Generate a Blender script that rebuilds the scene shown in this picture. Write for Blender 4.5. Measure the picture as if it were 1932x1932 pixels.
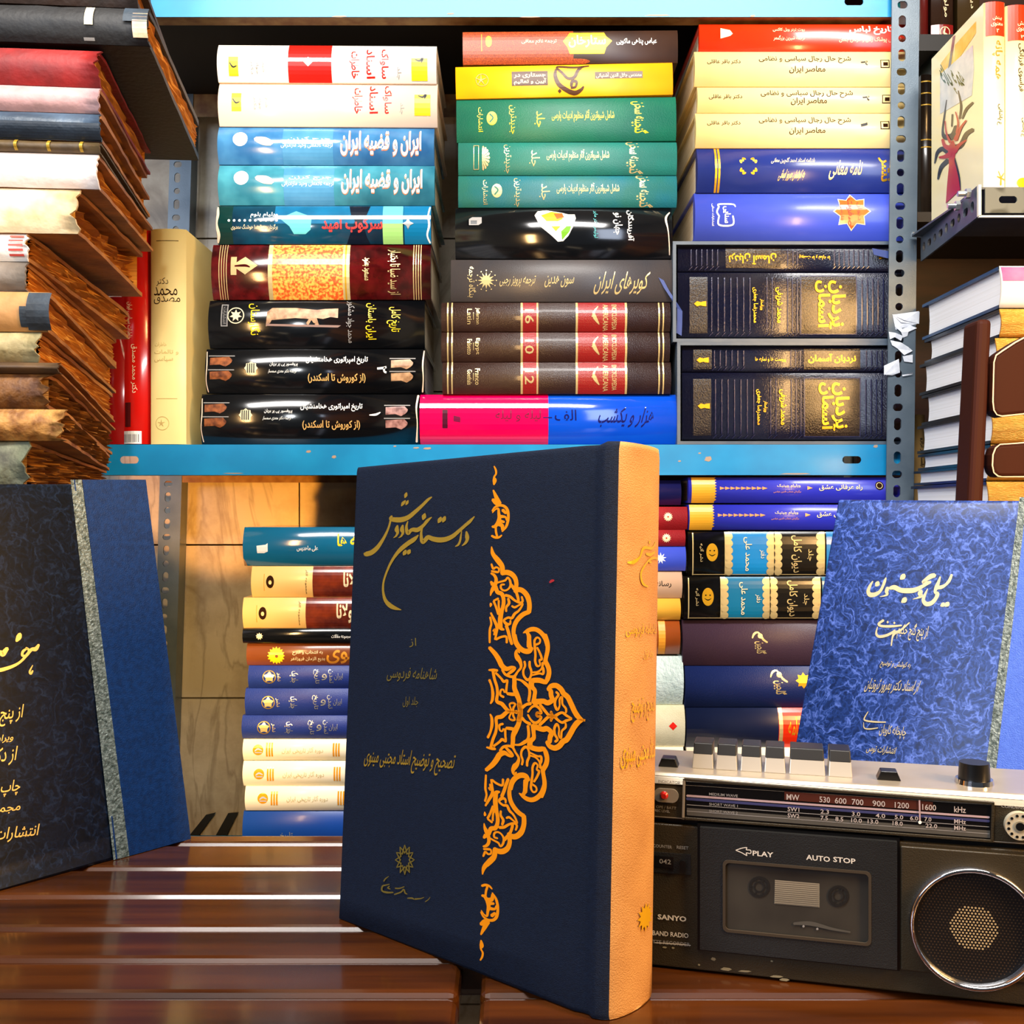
import bpy, bmesh, math, random
from mathutils import Vector, Matrix, noise as mnoise
random.seed(7)
for _o in list(bpy.data.objects): bpy.data.objects.remove(_o)
SC = bpy.context.scene
COL = SC.collection
# ------------------------------------------------------------------ camera, world, lights
F = 1966.0; CX = CY = 966.0          # focal length in pixels of the 1932 px frame
ZC = 0.977                           # camera height; table top is at 0.75
TABLE = 0.75
cam = bpy.data.cameras.new('camera'); cam.sensor_width = 36; cam.lens = 36*F/1932; cam.clip_start = .01
camo = bpy.data.objects.new('camera', cam); camo.location = (0, 0, ZC); camo.rotation_euler = (math.pi/2, 0, 0)
COL.objects.link(camo); SC.camera = camo
W = bpy.data.worlds.new('world'); SC.world = W; W.use_nodes = True
W.node_tree.nodes['Background'].inputs[0].default_value = (.75, .87, 1, 1)
W.node_tree.nodes['Background'].inputs[1].default_value = .06
def light(name, kind, loc, target, energy, color, **kw):
    l = bpy.data.lights.new(name, kind); l.energy = energy; l.color = color
    for k, v in kw.items(): setattr(l, k, v)
    o = bpy.data.objects.new(name, l); o.location = loc
    o.rotation_euler = (Vector(target)-Vector(loc)).to_track_quat('-Z', 'Y').to_euler()
    COL.objects.link(o); return o
light('ceiling_tube_light', 'AREA', (.05, .22, ZC+1.02), (.02, 1.15, ZC+.02), 31, (1, .97, .93), shape='RECTANGLE', size=1.35, size_y=.22)
light('window_light', 'AREA', (-1.5, -.9, ZC+.75), (.1, .8, ZC), 22, (.70, .8, 1), shape='RECTANGLE', size=.9, size_y=1.1)
light('warm_lamp_light', 'AREA', (.69, .14, ZC+.26), (.1, 1.05, ZC-.05), 10, (1, .58, .22), shape='RECTANGLE', size=.13, size_y=.42)
light('added_under_shelf_spot', 'SPOT', (-.335, 1.0, ZC-.10), (-.40, 1.47, ZC+.05), 12, (1, .37, .03), spot_size=.62, spot_blend=.4, shadow_soft_size=.012)  # added spot without a fixture, throws the orange strip onto the wall
light('added_low_warm_fill', 'SPOT', (-.33, .92, ZC-.14), (-.42, 1.47, ZC-.30), 4.8, (1, .62, .22), spot_size=1.5, spot_blend=.8, shadow_soft_size=.03)  # unseen added fill that warms the tiles in the lower bay
light('added_upper_wall_fill', 'SPOT', (-.06, -.5, ZC+.45), (-.44, 1.46, ZC+.22), 45, (.93, .98, 1), spot_size=.30, spot_blend=.5, shadow_soft_size=.05)  # invented spot, no such fixture; brightens the wall in the upper bay
SC.view_settings.view_transform = 'Standard'; SC.view_settings.look = 'None'
SC.view_settings.gamma = 1; SC.view_settings.use_curve_mapping = False
SC.view_settings.exposure = .24
# ------------------------------------------------------------------ helpers
def P(px, py, d): return Vector(((px-CX)*d/F, d, ZC+(CY-py)*d/F))
def lin(h):
    h = h.lstrip('#'); c = [int(h[i:i+2], 16)/255 for i in (0, 2, 4)]
    return tuple((x/12.92 if x <= .04045 else ((x+.055)/1.055)**2.4) for x in c)+(1,)
MATS = {}
def M(name, hexc='#888888', rough=.5, metal=0, coat=0, hex2=None, scale=40, amt=.5, bump=0, bscale=200, kind='noise', spec=.5, detail=3, stretch=None):
    if name in MATS: return MATS[name]
    m = bpy.data.materials.new(name); m.use_nodes = True; nt = m.node_tree; b = nt.nodes['Principled BSDF']
    b.inputs['Base Color'].default_value = lin(hexc); b.inputs['Roughness'].default_value = rough
    b.inputs['Metallic'].default_value = metal; b.inputs['Coat Weight'].default_value = coat; b.inputs['Coat Roughness'].default_value = .12
    b.inputs['Specular IOR Level'].default_value = spec
    tc = nt.nodes.new('ShaderNodeTexCoord'); src = tc.outputs['Object']
    if stretch:
        mp = nt.nodes.new('ShaderNodeMapping'); mp.inputs['Scale'].default_value = stretch
        nt.links.new(src, mp.inputs[0]); src = mp.outputs[0]
    if hex2:
        if kind == 'vor':
            n = nt.nodes.new('ShaderNodeTexVoronoi'); n.feature = 'DISTANCE_TO_EDGE'; n.inputs['Scale'].default_value = scale
            n0 = nt.nodes.new('ShaderNodeTexNoise'); n0.inputs['Scale'].default_value = scale*.8; n0.inputs['Detail'].default_value = 5
            mx0 = nt.nodes.new('ShaderNodeMixRGB'); mx0.inputs[0].default_value = .045
            nt.links.new(src, n0.inputs[0]); nt.links.new(src, mx0.inputs[1]); nt.links.new(n0.outputs[1], mx0.inputs[2]); nt.links.new(mx0.outputs[0], n.inputs[0])
            out = n.outputs[0]; p0, p1 = 0, .28*amt
        elif kind == 'wave':
            n = nt.nodes.new('ShaderNodeTexWave'); n.inputs['Scale'].default_value = scale; n.inputs['Distortion'].default_value = 3; n.inputs['Detail'].default_value = 2
            nt.links.new(src, n.inputs[0]); out = n.outputs[1]; p0, p1 = .5-amt/2, .5+amt/2
        else:
            n = nt.nodes.new('ShaderNodeTexNoise'); n.inputs['Scale'].default_value = scale; n.inputs['Detail'].default_value = detail
            nt.links.new(src, n.inputs[0]); out = n.outputs[0]; p0, p1 = .5-.3*amt, .5+.3*amt
        r = nt.nodes.new('ShaderNodeValToRGB'); r.color_ramp.elements[0].position = p0; r.color_ramp.elements[1].position = p1
        r.color_ramp.elements[0].color = lin(hexc); r.color_ramp.elements[1].color = lin(hex2)
        nt.links.new(out, r.inputs[0]); nt.links.new(r.outputs[0], b.inputs['Base Color'])
    if bump:
        n2 = nt.nodes.new('ShaderNodeTexNoise'); n2.inputs['Scale'].default_value = bscale; n2.inputs['Detail'].default_value = 2
        bp = nt.nodes.new('ShaderNodeBump'); bp.inputs['Strength'].default_value = bump; bp.inputs['Distance'].default_value = .001
        nt.links.new(src, n2.inputs[0]); nt.links.new(n2.outputs[0], bp.inputs['Height']); nt.links.new(bp.outputs[0], b.inputs['Normal'])
    MATS[name] = m; return m
GOLD = M('gold_foil', '#f0b428', .3, .55); PALEGOLD = M('pale_gold_foil', '#e8cf90', .3, .5); DULLGOLD = M('dull_gold_foil', '#9c7d1c', .45, .3)
WHITE = M('white_ink', '#fbfaf2', .4); BLACKINK = M('black_ink', '#0d0b0b', .4); REDINK = M('red_ink', '#d81c12', .35)
YEL = M('yellow_ink', '#ffd814', .4); SILVER = M('silver_foil', '#c9ccc8', .3, .7); ORANGE = M('orange_foil', '#ff9300', .6, 0, spec=.2)
BROWNINK = M('brown_ink', '#2e1706', .85, spec=.08); GREYINK = M('grey_ink', '#8d8a86', .5); CREAMINK = M('cream_ink', '#f0dcae', .4)
PAGES = M('paper_pages', '#efe6d2', .85, hex2='#cbb892', scale=60, amt=.7, stretch=(.02, .02, 14))
OLDPAGES = M('old_paper_pages', '#e6a032', .9, hex2='#a8621a', scale=45, amt=.8, stretch=(.06, .06, 8), bump=.2, bscale=120)
class MB:
    def __init__(s): s.v = []; s.f = []; s.m = []; s.s = []; s.mats = []
    def mi(s, mat):
        if mat not in s.mats: s.mats.append(mat)
        return s.mats.index(mat)
    def add(s, verts, faces, mat, smooth=False):
        o = len(s.v); k = s.mi(mat); s.v += [tuple(x) for x in verts]
        for f in faces: s.f.append([i+o for i in f]); s.m.append(k); s.s.append(smooth)
    def box(s, a, b, mat, T=None):
        x0, y0, z0 = a; x1, y1, z1 = b
        v = [Vector(p) for p in ((x0,y0,z0),(x1,y0,z0),(x1,y1,z0),(x0,y1,z0),(x0,y0,z1),(x1,y0,z1),(x1,y1,z1),(x0,y1,z1))]
        if T: v = [T(p) for p in v]
        s.add(v, [(0,3,2,1),(4,5,6,7),(0,1,5,4),(1,2,6,5),(2,3,7,6),(3,0,4,7)], mat)
    def prism(s, poly, axis_map, h0, h1, mat, smooth=False):
        n = len(poly); v = [axis_map(p[0], p[1], h0) for p in poly]+[axis_map(p[0], p[1], h1) for p in poly]
        s.add(v, [tuple(range(n))[::-1], tuple(range(n, 2*n))], mat)
        o = len(s.v)-2*n; k = s.mi(mat)
        for i in range(n):
            j = (i+1) % n; s.f.append([o+i, o+j, o+n+j, o+n+i]); s.m.append(k); s.s.append(smooth)
    def cyl(s, c, axis, r0, r1, h, mat, n=24, smooth=True):
        q = Vector(axis).normalized().to_track_quat('Z', 'Y'); c = Vector(c)
        a = [c+q@Vector((r0*math.cos(2*math.pi*i/n), r0*math.sin(2*math.pi*i/n), 0)) for i in range(n)]
        b = [c+q@Vector((r1*math.cos(2*math.pi*i/n), r1*math.sin(2*math.pi*i/n), h)) for i in range(n)]
        s.add(a+b, [(i, (i+1) % n, n+(i+1) % n, n+i) for i in range(n)], mat, smooth)
        s.add(a, [tuple(range(n))[::-1]], mat); s.add(b, [tuple(range(n))], mat)
    def build(s, name, parent=None, recalc=True, bevel=0, loc=None):
        me = bpy.data.meshes.new(name); me.from_pydata(s.v, [], s.f); me.update()
        for m in s.mats: me.materials.append(m)
        me.polygons.foreach_set('material_index', s.m); me.polygons.foreach_set('use_smooth', s.s)
        if recalc:
            bm = bmesh.new(); bm.from_mesh(me); bmesh.ops.recalc_face_normals(bm, faces=bm.faces); bm.to_mesh(me); bm.free()
        o = bpy.data.objects.new(name, me); COL.objects.link(o)
        if parent: o.parent = parent
        if loc is not None: o.location = loc
        if bevel:
            md = o.modifiers.new('bevel', 'BEVEL'); md.width = bevel; md.segments = 3; md.limit_method = 'ANGLE'; md.angle_limit = .6
        return o
def tag(o, label=None, cat=None, group=None, kind=None):
    for k, v in (('label', label), ('category', cat), ('group', group), ('kind', kind)):
        if v: o[k] = v
    return o
def thing(name, label, cat, loc=(0, 0, 0), group=None, mat4=None):
    o = bpy.data.objects.new(name, None); o.empty_display_size = .02; COL.objects.link(o)
    if mat4 is not None: o.matrix_world = mat4
    else: o.location = loc
    return tag(o, label, cat, group)
# ------------------------------------------------------------------ lettering
_L = {'ا':(0xFE8D,2),'آ':(0xFE81,2),'ب':(0xFE8F,4),'پ':(0xFB56,4),'ت':(0xFE95,4),'ث':(0xFE99,4),'ج':(0xFE9D,4),'چ':(0xFB7A,4),'ح':(0xFEA1,4),'خ':(0xFEA5,4),'د':(0xFEA9,2),'ذ':(0xFEAB,2),'ر':(0xFEAD,2),'ز':(0xFEAF,2),'ژ':(0xFB8A,2),'س':(0xFEB1,4),'ش':(0xFEB5,4),'ص':(0xFEB9,4),'ض':(0xFEBD,4),'ط':(0xFEC1,4),'ظ':(0xFEC5,4),'ع':(0xFEC9,4),'غ':(0xFECD,4),'ف':(0xFED1,4),'ق':(0xFED5,4),'ک':(0xFB8E,4),'گ':(0xFB92,4),'ل':(0xFEDD,4),'م':(0xFEE1,4),'ن':(0xFEE5,4),'و':(0xFEED,2),'ه':(0xFEE9,4),'ی':(0xFBFC,4),'ئ':(0xFE89,4)}
def shape(t):
    if not any(c in _L or '\u06f0' <= c <= '\u06f9' for c in t): return t
    out = []; i = 0
    while i < len(t):
        c = t[i]
        if c not in _L: out.append({'(': ')', ')': '('}.get(c, c)); i += 1; continue
        prev = i > 0 and t[i-1] in _L and _L[t[i-1]][1] == 4
        if c == 'ل' and i+1 < len(t) and t[i+1] in 'اآ':
            out.append(chr((0xFEFB if t[i+1] == 'ا' else 0xFEF5)+(1 if prev else 0))); i += 2; continue
        base, n = _L[c]; nxt = i+1 < len(t) and t[i+1] in _L
        k = (3 if (prev and nxt) else 2 if nxt else 1 if prev else 0) if n == 4 else (1 if prev else 0)
        out.append(chr(base+k)); i += 1
    return ''.join(reversed(out))
_TX = {}
def text2d(t, bold=0.0):
    """flat lettering as (points 0..1, triangles)"""
    if (t, bold) in _TX: return _TX[(t, bold)]
    c = bpy.data.curves.new('lettering', 'FONT'); c.body = shape(t); c.resolution_u = 2; c.offset = bold
    o = bpy.data.objects.new('lettering', c); COL.objects.link(o); bpy.context.view_layer.update()
    me = bpy.data.meshes.new_from_object(o.evaluated_get(bpy.context.evaluated_depsgraph_get()))
    v = [(p.co.x, p.co.y) for p in me.vertices]; f = [tuple(p.vertices) for p in me.polygons]
    bpy.data.objects.remove(o); bpy.data.curves.remove(c); bpy.data.meshes.remove(me)
    x0 = min(p[0] for p in v); x1 = max(p[0] for p in v); y0 = min(p[1] for p in v); y1 = max(p[1] for p in v)
    v = [((p[0]-x0)/(x1-x0+1e-9), (p[1]-y0)/(y1-y0+1e-9)) for p in v]
    _TX[(t, bold)] = (v, f); return v, f
def ribbon(pts, k=5):
    """variable-width pen stroke through (x, y, width) -> points, faces"""
    p = [Vector(a) for a in pts]; q = []
    if len(p) == 1:
        x, y, w = p[0]; return [(x-w*.5, y), (x, y-w*.6), (x+w*.5, y), (x, y+w*.6)], [(0, 1, 2, 3)]
    for i in range(len(p)-1):
        a, b, c, d = p[max(i-1, 0)], p[i], p[i+1], p[min(i+2, len(p)-1)]
        for j in range(k):
            t = j/k; q.append(.5*((2*b)+(c-a)*t+(2*a-5*b+4*c-d)*t*t+(3*b-a-3*c+d)*t**3))
    q.append(p[-1]); L = []; R = []; n = len(q)
    for i in range(n):
        a = q[max(i-1, 0)]; b = q[min(i+1, n-1)]; d = Vector((b.x-a.x, b.y-a.y)); d = d.normalized() if d.length > 1e-9 else Vector((1, 0))
        w = max(q[i].z, .01)/2; L.append((q[i].x-d.y*w, q[i].y+d.x*w)); R.append((q[i].x+d.y*w, q[i].y-d.x*w))
        if i == 0: h0 = (q[0].x-d.x*w*.7, q[0].y-d.y*w*.7)
        if i == n-1: h1 = (q[i].x+d.x*w*.7, q[i].y+d.y*w*.7)
    v = L+R+[h0, h1]; f = [(i, i+1, n+i+1, n+i) for i in range(n-1)]+[(2*n, 0, n), (2*n+1, 2*n-1, n-1)]
    return v, f
def fig(d):
    """one decal spec in photo-pixel coordinates -> (points, faces, material)"""
    k = d[0]
    if k == 'r': _, x0, y0, x1, y1, m = d; return [(x0, y0), (x1, y0), (x1, y1), (x0, y1)], [(0, 1, 2, 3)], m
    if k == 'p': return list(d[1]), [tuple(range(len(d[1])))], d[2]
    if k == 'c':
        cx, cy, r, m = d[1:5]; ry = d[5] if len(d) > 5 else r
        return [(cx+r*math.cos(a*math.pi/12), cy+ry*math.sin(a*math.pi/12)) for a in range(24)], [tuple(range(24))], m
    if k == 'o':
        cx, cy, r, w, m = d[1:6]; n = 28; v = []
        for i in range(n):
            a = 2*math.pi*i/n; v += [(cx+r*math.cos(a), cy+r*math.sin(a)), (cx+(r-w)*math.cos(a), cy+(r-w)*math.sin(a))]
        return v, [(2*i, 2*((i+1) % n), 2*((i+1) % n)+1, 2*i+1) for i in range(n)], m
    if k == 's':
        cx, cy, r0, r1, n, m = d[1:7]; v = [(cx, cy)]+[(cx+(r1 if i % 2 == 0 else r0)*math.sin(math.pi*i/n), cy-(r1 if i % 2 == 0 else r0)*math.cos(math.pi*i/n)) for i in range(2*n)]
        return v, [(0, 1+i, 1+(i+1) % (2*n)) for i in range(2*n)], m
    if k == 'l': v, f = ribbon(d[1]); return v, f, d[2]
    if k == 't':
        t, x0, y0, x1, y1, m = d[1:7]; rot = d[7] if len(d) > 7 else 0; bold = d[8] if len(d) > 8 else .006; sl = d[9] if len(d) > 9 else 0
        v, f = text2d(t, bold); out = []
        for (a, b) in v:
            if rot == 90: out.append((x0+b*(x1-x0), y0+a*(y1-y0)))
            elif rot == 180: out.append((x1-a*(x1-x0), y0+b*(y1-y0)))
            else: out.append((x0+a*(x1-x0)+sl*(b-.5)*(y1-y0), y1-b*(y1-y0)))
        return out, f, m
def cut(v, f, ys):
    """slice flat faces along y = const lines so they can follow a curved spine"""
    bm = bmesh.new(); bv = [bm.verts.new((a, b, 0)) for a, b in v]
    for q in f:
        try: bm.faces.new([bv[i] for i in q])
        except ValueError: pass
    lo = min(b for a, b in v); hi = max(b for a, b in v)
    for y in ys:
        if lo < y < hi:
            bmesh.ops.bisect_plane(bm, geom=bm.verts[:]+bm.edges[:]+bm.faces[:], plane_co=(0, y, 0), plane_no=(0, 1, 0), dist=1e-7)
    bm.verts.index_update(); vv = [(x.co.x, x.co.y) for x in bm.verts]; ff = [tuple(x.index for x in q.verts) for q in bm.faces]; bm.free()
    return vv, ff
# ------------------------------------------------------------------ books
def spine_profile(T, b, p, n=14):
    """(z, y) across a spine of thickness T whose middle stands b in front of the boards"""
    r = []
    for i in range(n+1):
        c = -math.cos(math.pi*i/n); r.append(((c+1)/2*T, -b*(1-abs(c)**p)))
    return r
def book(label, rect, D, cover, decals=(), depth=.17, b=.006, p=2.0, rot=0, group=None, upright=False, pages=PAGES, name='hardcover_book', board=.0026, extra=None, cat='book', mirror=False, lean=0):
    x0, y0, x1, y1 = rect; s = D/F; cxp, cyp = (x0+x1)/2, (y0+y1)/2
    if upright: L, T = (y1-y0)*s, (x1-x0)*s
    else: L, T = (x1-x0)*s, (y1-y0)*s
    if upright:
        base = P(cxp, y1, D+b)
        R = Matrix(((0, 0, 1), (0, 1, 0), (-1, 0, 0))).to_4x4()      # local x -> down, local z -> right
        if lean: R = Matrix.Rotation(math.radians(lean), 4, 'Y') @ R
        m4 = Matrix.Translation(base) @ R
        offx, offz = -L/2, -T/2                                      # centre of spine in local coordinates
    else:
        base = P(cxp, y1, D+b); m4 = Matrix.Translation(base) @ Matrix.Rotation(math.radians(rot), 4, 'Y')
        offx, offz = 0, T/2
    t = thing(name, label, cat, group=group, mat4=m4)
    pr = spine_profile(T, b, p); th = min(board, T*.2)
    out = [(depth, 0)]+[(y, z) for z, y in pr]+[(depth, T)]
    inn = [(depth, T-th), (.004, T-th)]+[(.004-(.0)*y, z) for z, y in ()]+[(.004, th), (depth, th)]
    poly = out+inn; z0 = offz-T/2; xa, xb = offx-L/2, offx+L/2
    mb = MB(); n = len(poly); k0 = 1
    mb.add([(xa, y, z+z0) for y, z in poly]+[(xb, y, z+z0) for y, z in poly], [tuple(range(n)), tuple(range(n, 2*n))[::-1]], cover)
    k = mb.mi(cover)
    for i in range(n):
        j = (i+1) % n; mb.f.append([i, j, n+j, n+i]); mb.m.append(k); mb.s.append(1 <= i < len(out)-2)
    def tolocal(px, py):
        if upright: return (py-cyp)*s, (px-cxp)*s
        return (px-cxp)*s, (cyp-py)*s
    zs = [z-T/2 for z, y in pr]; ys = [y for z, y in pr]
    for li, d in enumerate(decals):
        v, f, m = fig(d); q = [tolocal(*a) for a in v]
        q = [(max(-L/2, min(L/2, a)), max(-T/2+1e-5, min(T/2-1e-5, c))) for a, c in q]
        q, f = cut(q, f, zs[1:-1]); o = []
        for a, c in q:
            i = 0
            while i < len(zs)-2 and zs[i+1] < c: i += 1
            w = (c-zs[i])/(zs[i+1]-zs[i]); o.append((a+offx, ys[i]*(1-w)+ys[i+1]*w-.00014-.00003*li, c+offz))
        mb.add(o, f, m)
    co = mb.build('cover', t, recalc=False)
    pb = MB(); pb.box((xa+.003, .0045, z0+th*1.02), (xb-.003, depth-.005, z0+T-th*1.02), pages); pb.build('page_block', t)
    if extra: extra(t, s, tolocal)
    return t
exec_later = []
# ------------------------------------------------------------------ the room
def struct(o, label=None): o['kind'] = 'structure'; return tag(o, label) if label else o
floor_m = M('floor_tile', '#5b5148', .5, hex2='#6a5e52', scale=6)
plaster = M('plaster', '#b7ab98', .9, hex2='#a89b88', scale=5)
mb = MB(); mb.box((-2.2, -3, -.1), (2.2, 1.62, 0), floor_m); struct(mb.build('floor'))
mb = MB(); mb.box((-2.2, -3, 2.7), (2.2, 1.62, 2.8), plaster); struct(mb.build('ceiling'))
mb = MB(); mb.box((-2.3, -3, 0), (-2.2, 1.62, 2.7), plaster); struct(mb.build('wall_left'))
mb = MB(); mb.box((2.2, -3, 0), (2.3, 1.62, 2.7), plaster); struct(mb.build('wall_right'))
# marble tiles of the back wall: separate slabs with a thin open joint, warm grey-beige with brown veins
def marble():
    m = bpy.data.materials.new('marble_tile'); m.use_nodes = True; nt = m.node_tree; b = nt.nodes['Principled BSDF']
    tc = nt.nodes.new('ShaderNodeTexCoord'); n1 = nt.nodes.new('ShaderNodeTexNoise'); n1.inputs['Scale'].default_value = 7; n1.inputs['Detail'].default_value = 8; n1.inputs['Roughness'].default_value = .65
    nt.links.new(tc.outputs['Object'], n1.inputs[0])
    r = nt.nodes.new('ShaderNodeValToRGB'); r.color_ramp.elements[0].position = .32; r.color_ramp.elements[0].color = lin('#8f7f68'); r.color_ramp.elements[1].position = .6; r.color_ramp.elements[1].color = lin('#c3b9a4')
    nt.links.new(n1.outputs[0], r.inputs[0])
    w = nt.nodes.new('ShaderNodeTexNoise'); w.inputs['Scale'].default_value = 4.2; w.inputs['Detail'].default_value = 9; w.inputs['Distortion'].default_value = 1.6
    mp = nt.nodes.new('ShaderNodeMapping'); mp.inputs['Rotation'].default_value = (0, .7, 0); mp.inputs['Scale'].default_value = (2.4, 1, .7)
    nt.links.new(tc.outputs['Object'], mp.inputs[0]); nt.links.new(mp.outputs[0], w.inputs[0])
    r2 = nt.nodes.new('ShaderNodeValToRGB'); e = r2.color_ramp.elements; e[0].position = .47; e[0].color = (0, 0, 0, 1); e[1].position = .5; e[1].color = (1, 1, 1, 1); x = e.new(.53); x.color = (0, 0, 0, 1)
    nt.links.new(w.outputs[0], r2.inputs[0])
    mx = nt.nodes.new('ShaderNodeMixRGB'); mx.inputs[2].default_value = lin('#5e4a30'); ml = nt.nodes.new('ShaderNodeMath'); ml.operation = 'MULTIPLY'; ml.inputs[1].default_value = .4
    nt.links.new(r2.outputs[0], ml.inputs[0]); nt.links.new(ml.outputs[0], mx.inputs[0]); nt.links.new(r.outputs[0], mx.inputs[1]); nt.links.new(mx.outputs[0], b.inputs['Base Color'])
    b.inputs['Roughness'].default_value = .38; return m
MARBLE = marble(); GROUT = M('tile_joint', '#3a2c1c', .9)
WD = 1.47
mb = MB(); mb.box((-2.2, WD+.012, 0), (2.2, WD+.15, 2.7), GROUT)
zj = ZC+(CY-1028)*WD/F; tw = 289*WD/F
for i in range(-5, 10):
    za = max(zj+i*tw+.0012, 0.001); zb = min(zj+(i+1)*tw-.0012, 2.699)
    if zb <= za: continue
    for j in range(-3, 4):
        xa = max(-2.199, j*.62-.30+.001); xb = min(2.199, (j+1)*.62-.30-.001); mb.box((xa, WD, za), (xb, WD+.013, zb), MARBLE)
struct(mb.build('wall_back'))
# ------------------------------------------------------------------ slotted steel shelving
STEEL = M('grey_blue_steel', '#55636f', .38, .3, hex2='#66737d', scale=25, bump=.15, bscale=900)
BLUE = M('blue_enamel', '#087fb4', .4, hex2='#0d8fc4', scale=18, coat=.1); RUST = M('rust_brown_enamel', '#6d4520', .6, hex2='#8a6a3c', scale=60)
UNDERSHADE = M('shelf_underside_shade', '#1a110a', .8); CHIP = M('chipped_paint', '#a98f78', .6); PAPER = M('white_scrap_paper', '#eceef2', .8, hex2='#cfd3dc', scale=120)
def oval(rx, rz, n=12):
    """slot outline: rx, rz half sizes, rounded ends"""
    r = min(rx, rz); out = []
    for i in range(n):
        a = 2*math.pi*(i+.5)/n; x, z = r*math.cos(a), r*math.sin(a)
        out.append((x+math.copysign(max(rx-r, 0), x), z+math.copysign(max(rz-r, 0), z)))
    return out
def perforated(mb, T, length, width, th, holes, mat):
    """flat bar along a (0..length) and w (0..width) with slots; holes = (a, w, ra, rw) sorted along a; T maps (a, w, depth)"""
    def cell(a0, a1, h):
        if not h:
            mb.box((a0, 0, 0), (a1, width, th), mat, lambda p: T(p.x, p.y, p.z)); return
        a, w, ra, rw = h; n = 12; hole = [(a+x, w+y) for x, y in oval(ra, rw, n)]; outer = []
        for i in range(n):
            an = 2*math.pi*(i+.5)/n; dx, dy = math.cos(an)*(a1-a0)/2, math.sin(an)*width/2; t = 1e9
            if dx > 0: t = min(t, (a1-a)/dx)
            if dx < 0: t = min(t, (a0-a)/dx)
            if dy > 0: t = min(t, (width-w)/dy)
            if dy < 0: t = min(t, -w/dy)
            outer.append((a+dx*t, w+dy*t))
        cor = [(a0, 0), (a1, 0), (a1, width), (a0, width)]
        for d in (0, th):
            v = [T(x, y, d) for x, y in hole+outer]; f = [(i, (i+1) % n, n+(i+1) % n, n+i) for i in range(n)]
            o = len(v); v += [T(x, y, d) for x, y in cor]
            for ci, (x, y) in enumerate(cor):
                for i in range(n):
                    p, q = outer[i], outer[(i+1) % n]
                    if abs(p[0]-q[0]) > 1e-9 and abs(p[1]-q[1]) > 1e-9:
                        if (abs(p[0]-x) < 1e-9 or abs(p[1]-y) < 1e-9) and (abs(q[0]-x) < 1e-9 or abs(q[1]-y) < 1e-9): f.append((n+i, n+(i+1) % n, o+ci))
            mb.add(v, f, mat)
        v = [T(x, y, 0) for x, y in hole]+[T(x, y, th) for x, y in hole]; mb.add(v, [(i, (i+1) % n, n+(i+1) % n, n+i) for i in range(n)], mat)
        v = [T(x, y, 0) for x, y in cor]+[T(x, y, th) for x, y in cor]; mb.add(v, [(i, (i+1) % 4, 4+(i+1) % 4, 4+i) for i in range(4)], mat)
    cur = 0
    for i, h in enumerate(holes):
        e = max(h[2]*2, .012)
        nxt = min(length, h[0]+e, (h[0]+holes[i+1][0])/2 if i+1 < len(holes) else 1e9)
        st = max(cur, h[0]-e)
        if st > cur+1e-6: cell(cur, st, None)
        cell(st, nxt, h); cur = nxt
    if cur < length: cell(cur, length, None)
SD = 1.14
unit = thing('steel_shelf_unit', 'blue shelves bolted to grey perforated steel posts against the tiled wall', 'shelf unit', (0, SD, 0))
def W2L(v): return v-Vector((0, SD, 0))
def post(px_l, D, back, facing=1, lean=0.0, zhole=None):
    """angle-iron post: front flange with slots, second flange running back"""
    mb = MB(); x = (px_l-CX)*D/F; wd = .030; z0, z1 = 0.0, 1.72; hs = []; pitch = .01835
    zref = ZC+(CY-9)*D/F if zhole is None else zhole
    k = int((z1-.02-zref)/pitch); z = zref+k*pitch
    i = -k
    while z > .02:
        kind = i % 4
        ra, rw = {0: (.0042, .0056), 1: (.0068, .0041), 2: (.0042, .0042), 3: (.0068, .0041)}[kind]
        hs.append((z-z0, .0115, ra, rw)); z -= pitch; i += 1
    hs.sort()
    f = (lambda a, w, d: W2L(Vector((x+w+lean*(a-ZC), D+d, z0+a)))) if facing > 0 else (lambda a, w, d: W2L(Vector((x+wd-w+lean*(a-ZC), D+d, z0+a))))
    perforated(mb, f, z1-z0, wd, .0022, hs, STEEL)
    xb = x+wd-.0022 if facing > 0 else x
    mb.box((xb, D+.0022, z0), (xb+.0022, D+back, z1), STEEL, lambda p: W2L(Vector((p.x+lean*(p.z-ZC), p.y, p.z))))
    return mb.build('post', unit)
post(1672, SD, .028, 1, .0115)
post(126, SD, .028, -1, .0)
post(300, 1.437, .028, 1, .03); post(1551, 1.437, .028, -1, .0)
XL, XR = (172-CX)*SD/F, (1683-CX)*SD/F
def shelf(ytop, ybot, holes, chips):
    mb = MB(); zt = ZC+(CY-ytop)*1.15/F; zb = ZC+(CY-ybot)*1.15/F; x0, x1 = XL-.02, XR+.012; d0 = 1.148
    hs = sorted([((h-CX)*1.15/F-x0, (zt-zb)*.5, .0105, .0042) for h in holes])
    perforated(mb, lambda a, w, d: W2L(Vector((x0+a, d0+d, zb+w))), x1-x0, zt-zb, .0012, hs, BLUE)
    mb.box((x0, d0+.0013, zt-.0012), (x1, 1.44, zt), BLUE, W2L); mb.box((x0, d0+.0012, zb), (x1, d0+.02, zb+.0012), RUST, W2L)
    mb.box((x0, 1.4388, zb), (x1, 1.44, zt), RUST, W2L)
    mb.box((x0, d0+.0016, zt-.0024), (x1, 1.438, zt-.0013), UNDERSHADE, W2L)  # thin near-black sheet: the shade below the shelf put into its colour
    for px, py, w, h in chips:
        a = W2L(P(px, py, d0-.0002)); s = d0/F
        mb.add([a+Vector((s*w*c, 0, s*h*e)) for c, e in ((-.5, -.3), (.1, -.5), (.5, -.1), (.35, .5), (-.3, .4))], [(0, 1, 2, 3, 4)], CHIP)
    return mb.build('shelf', unit)
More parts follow.
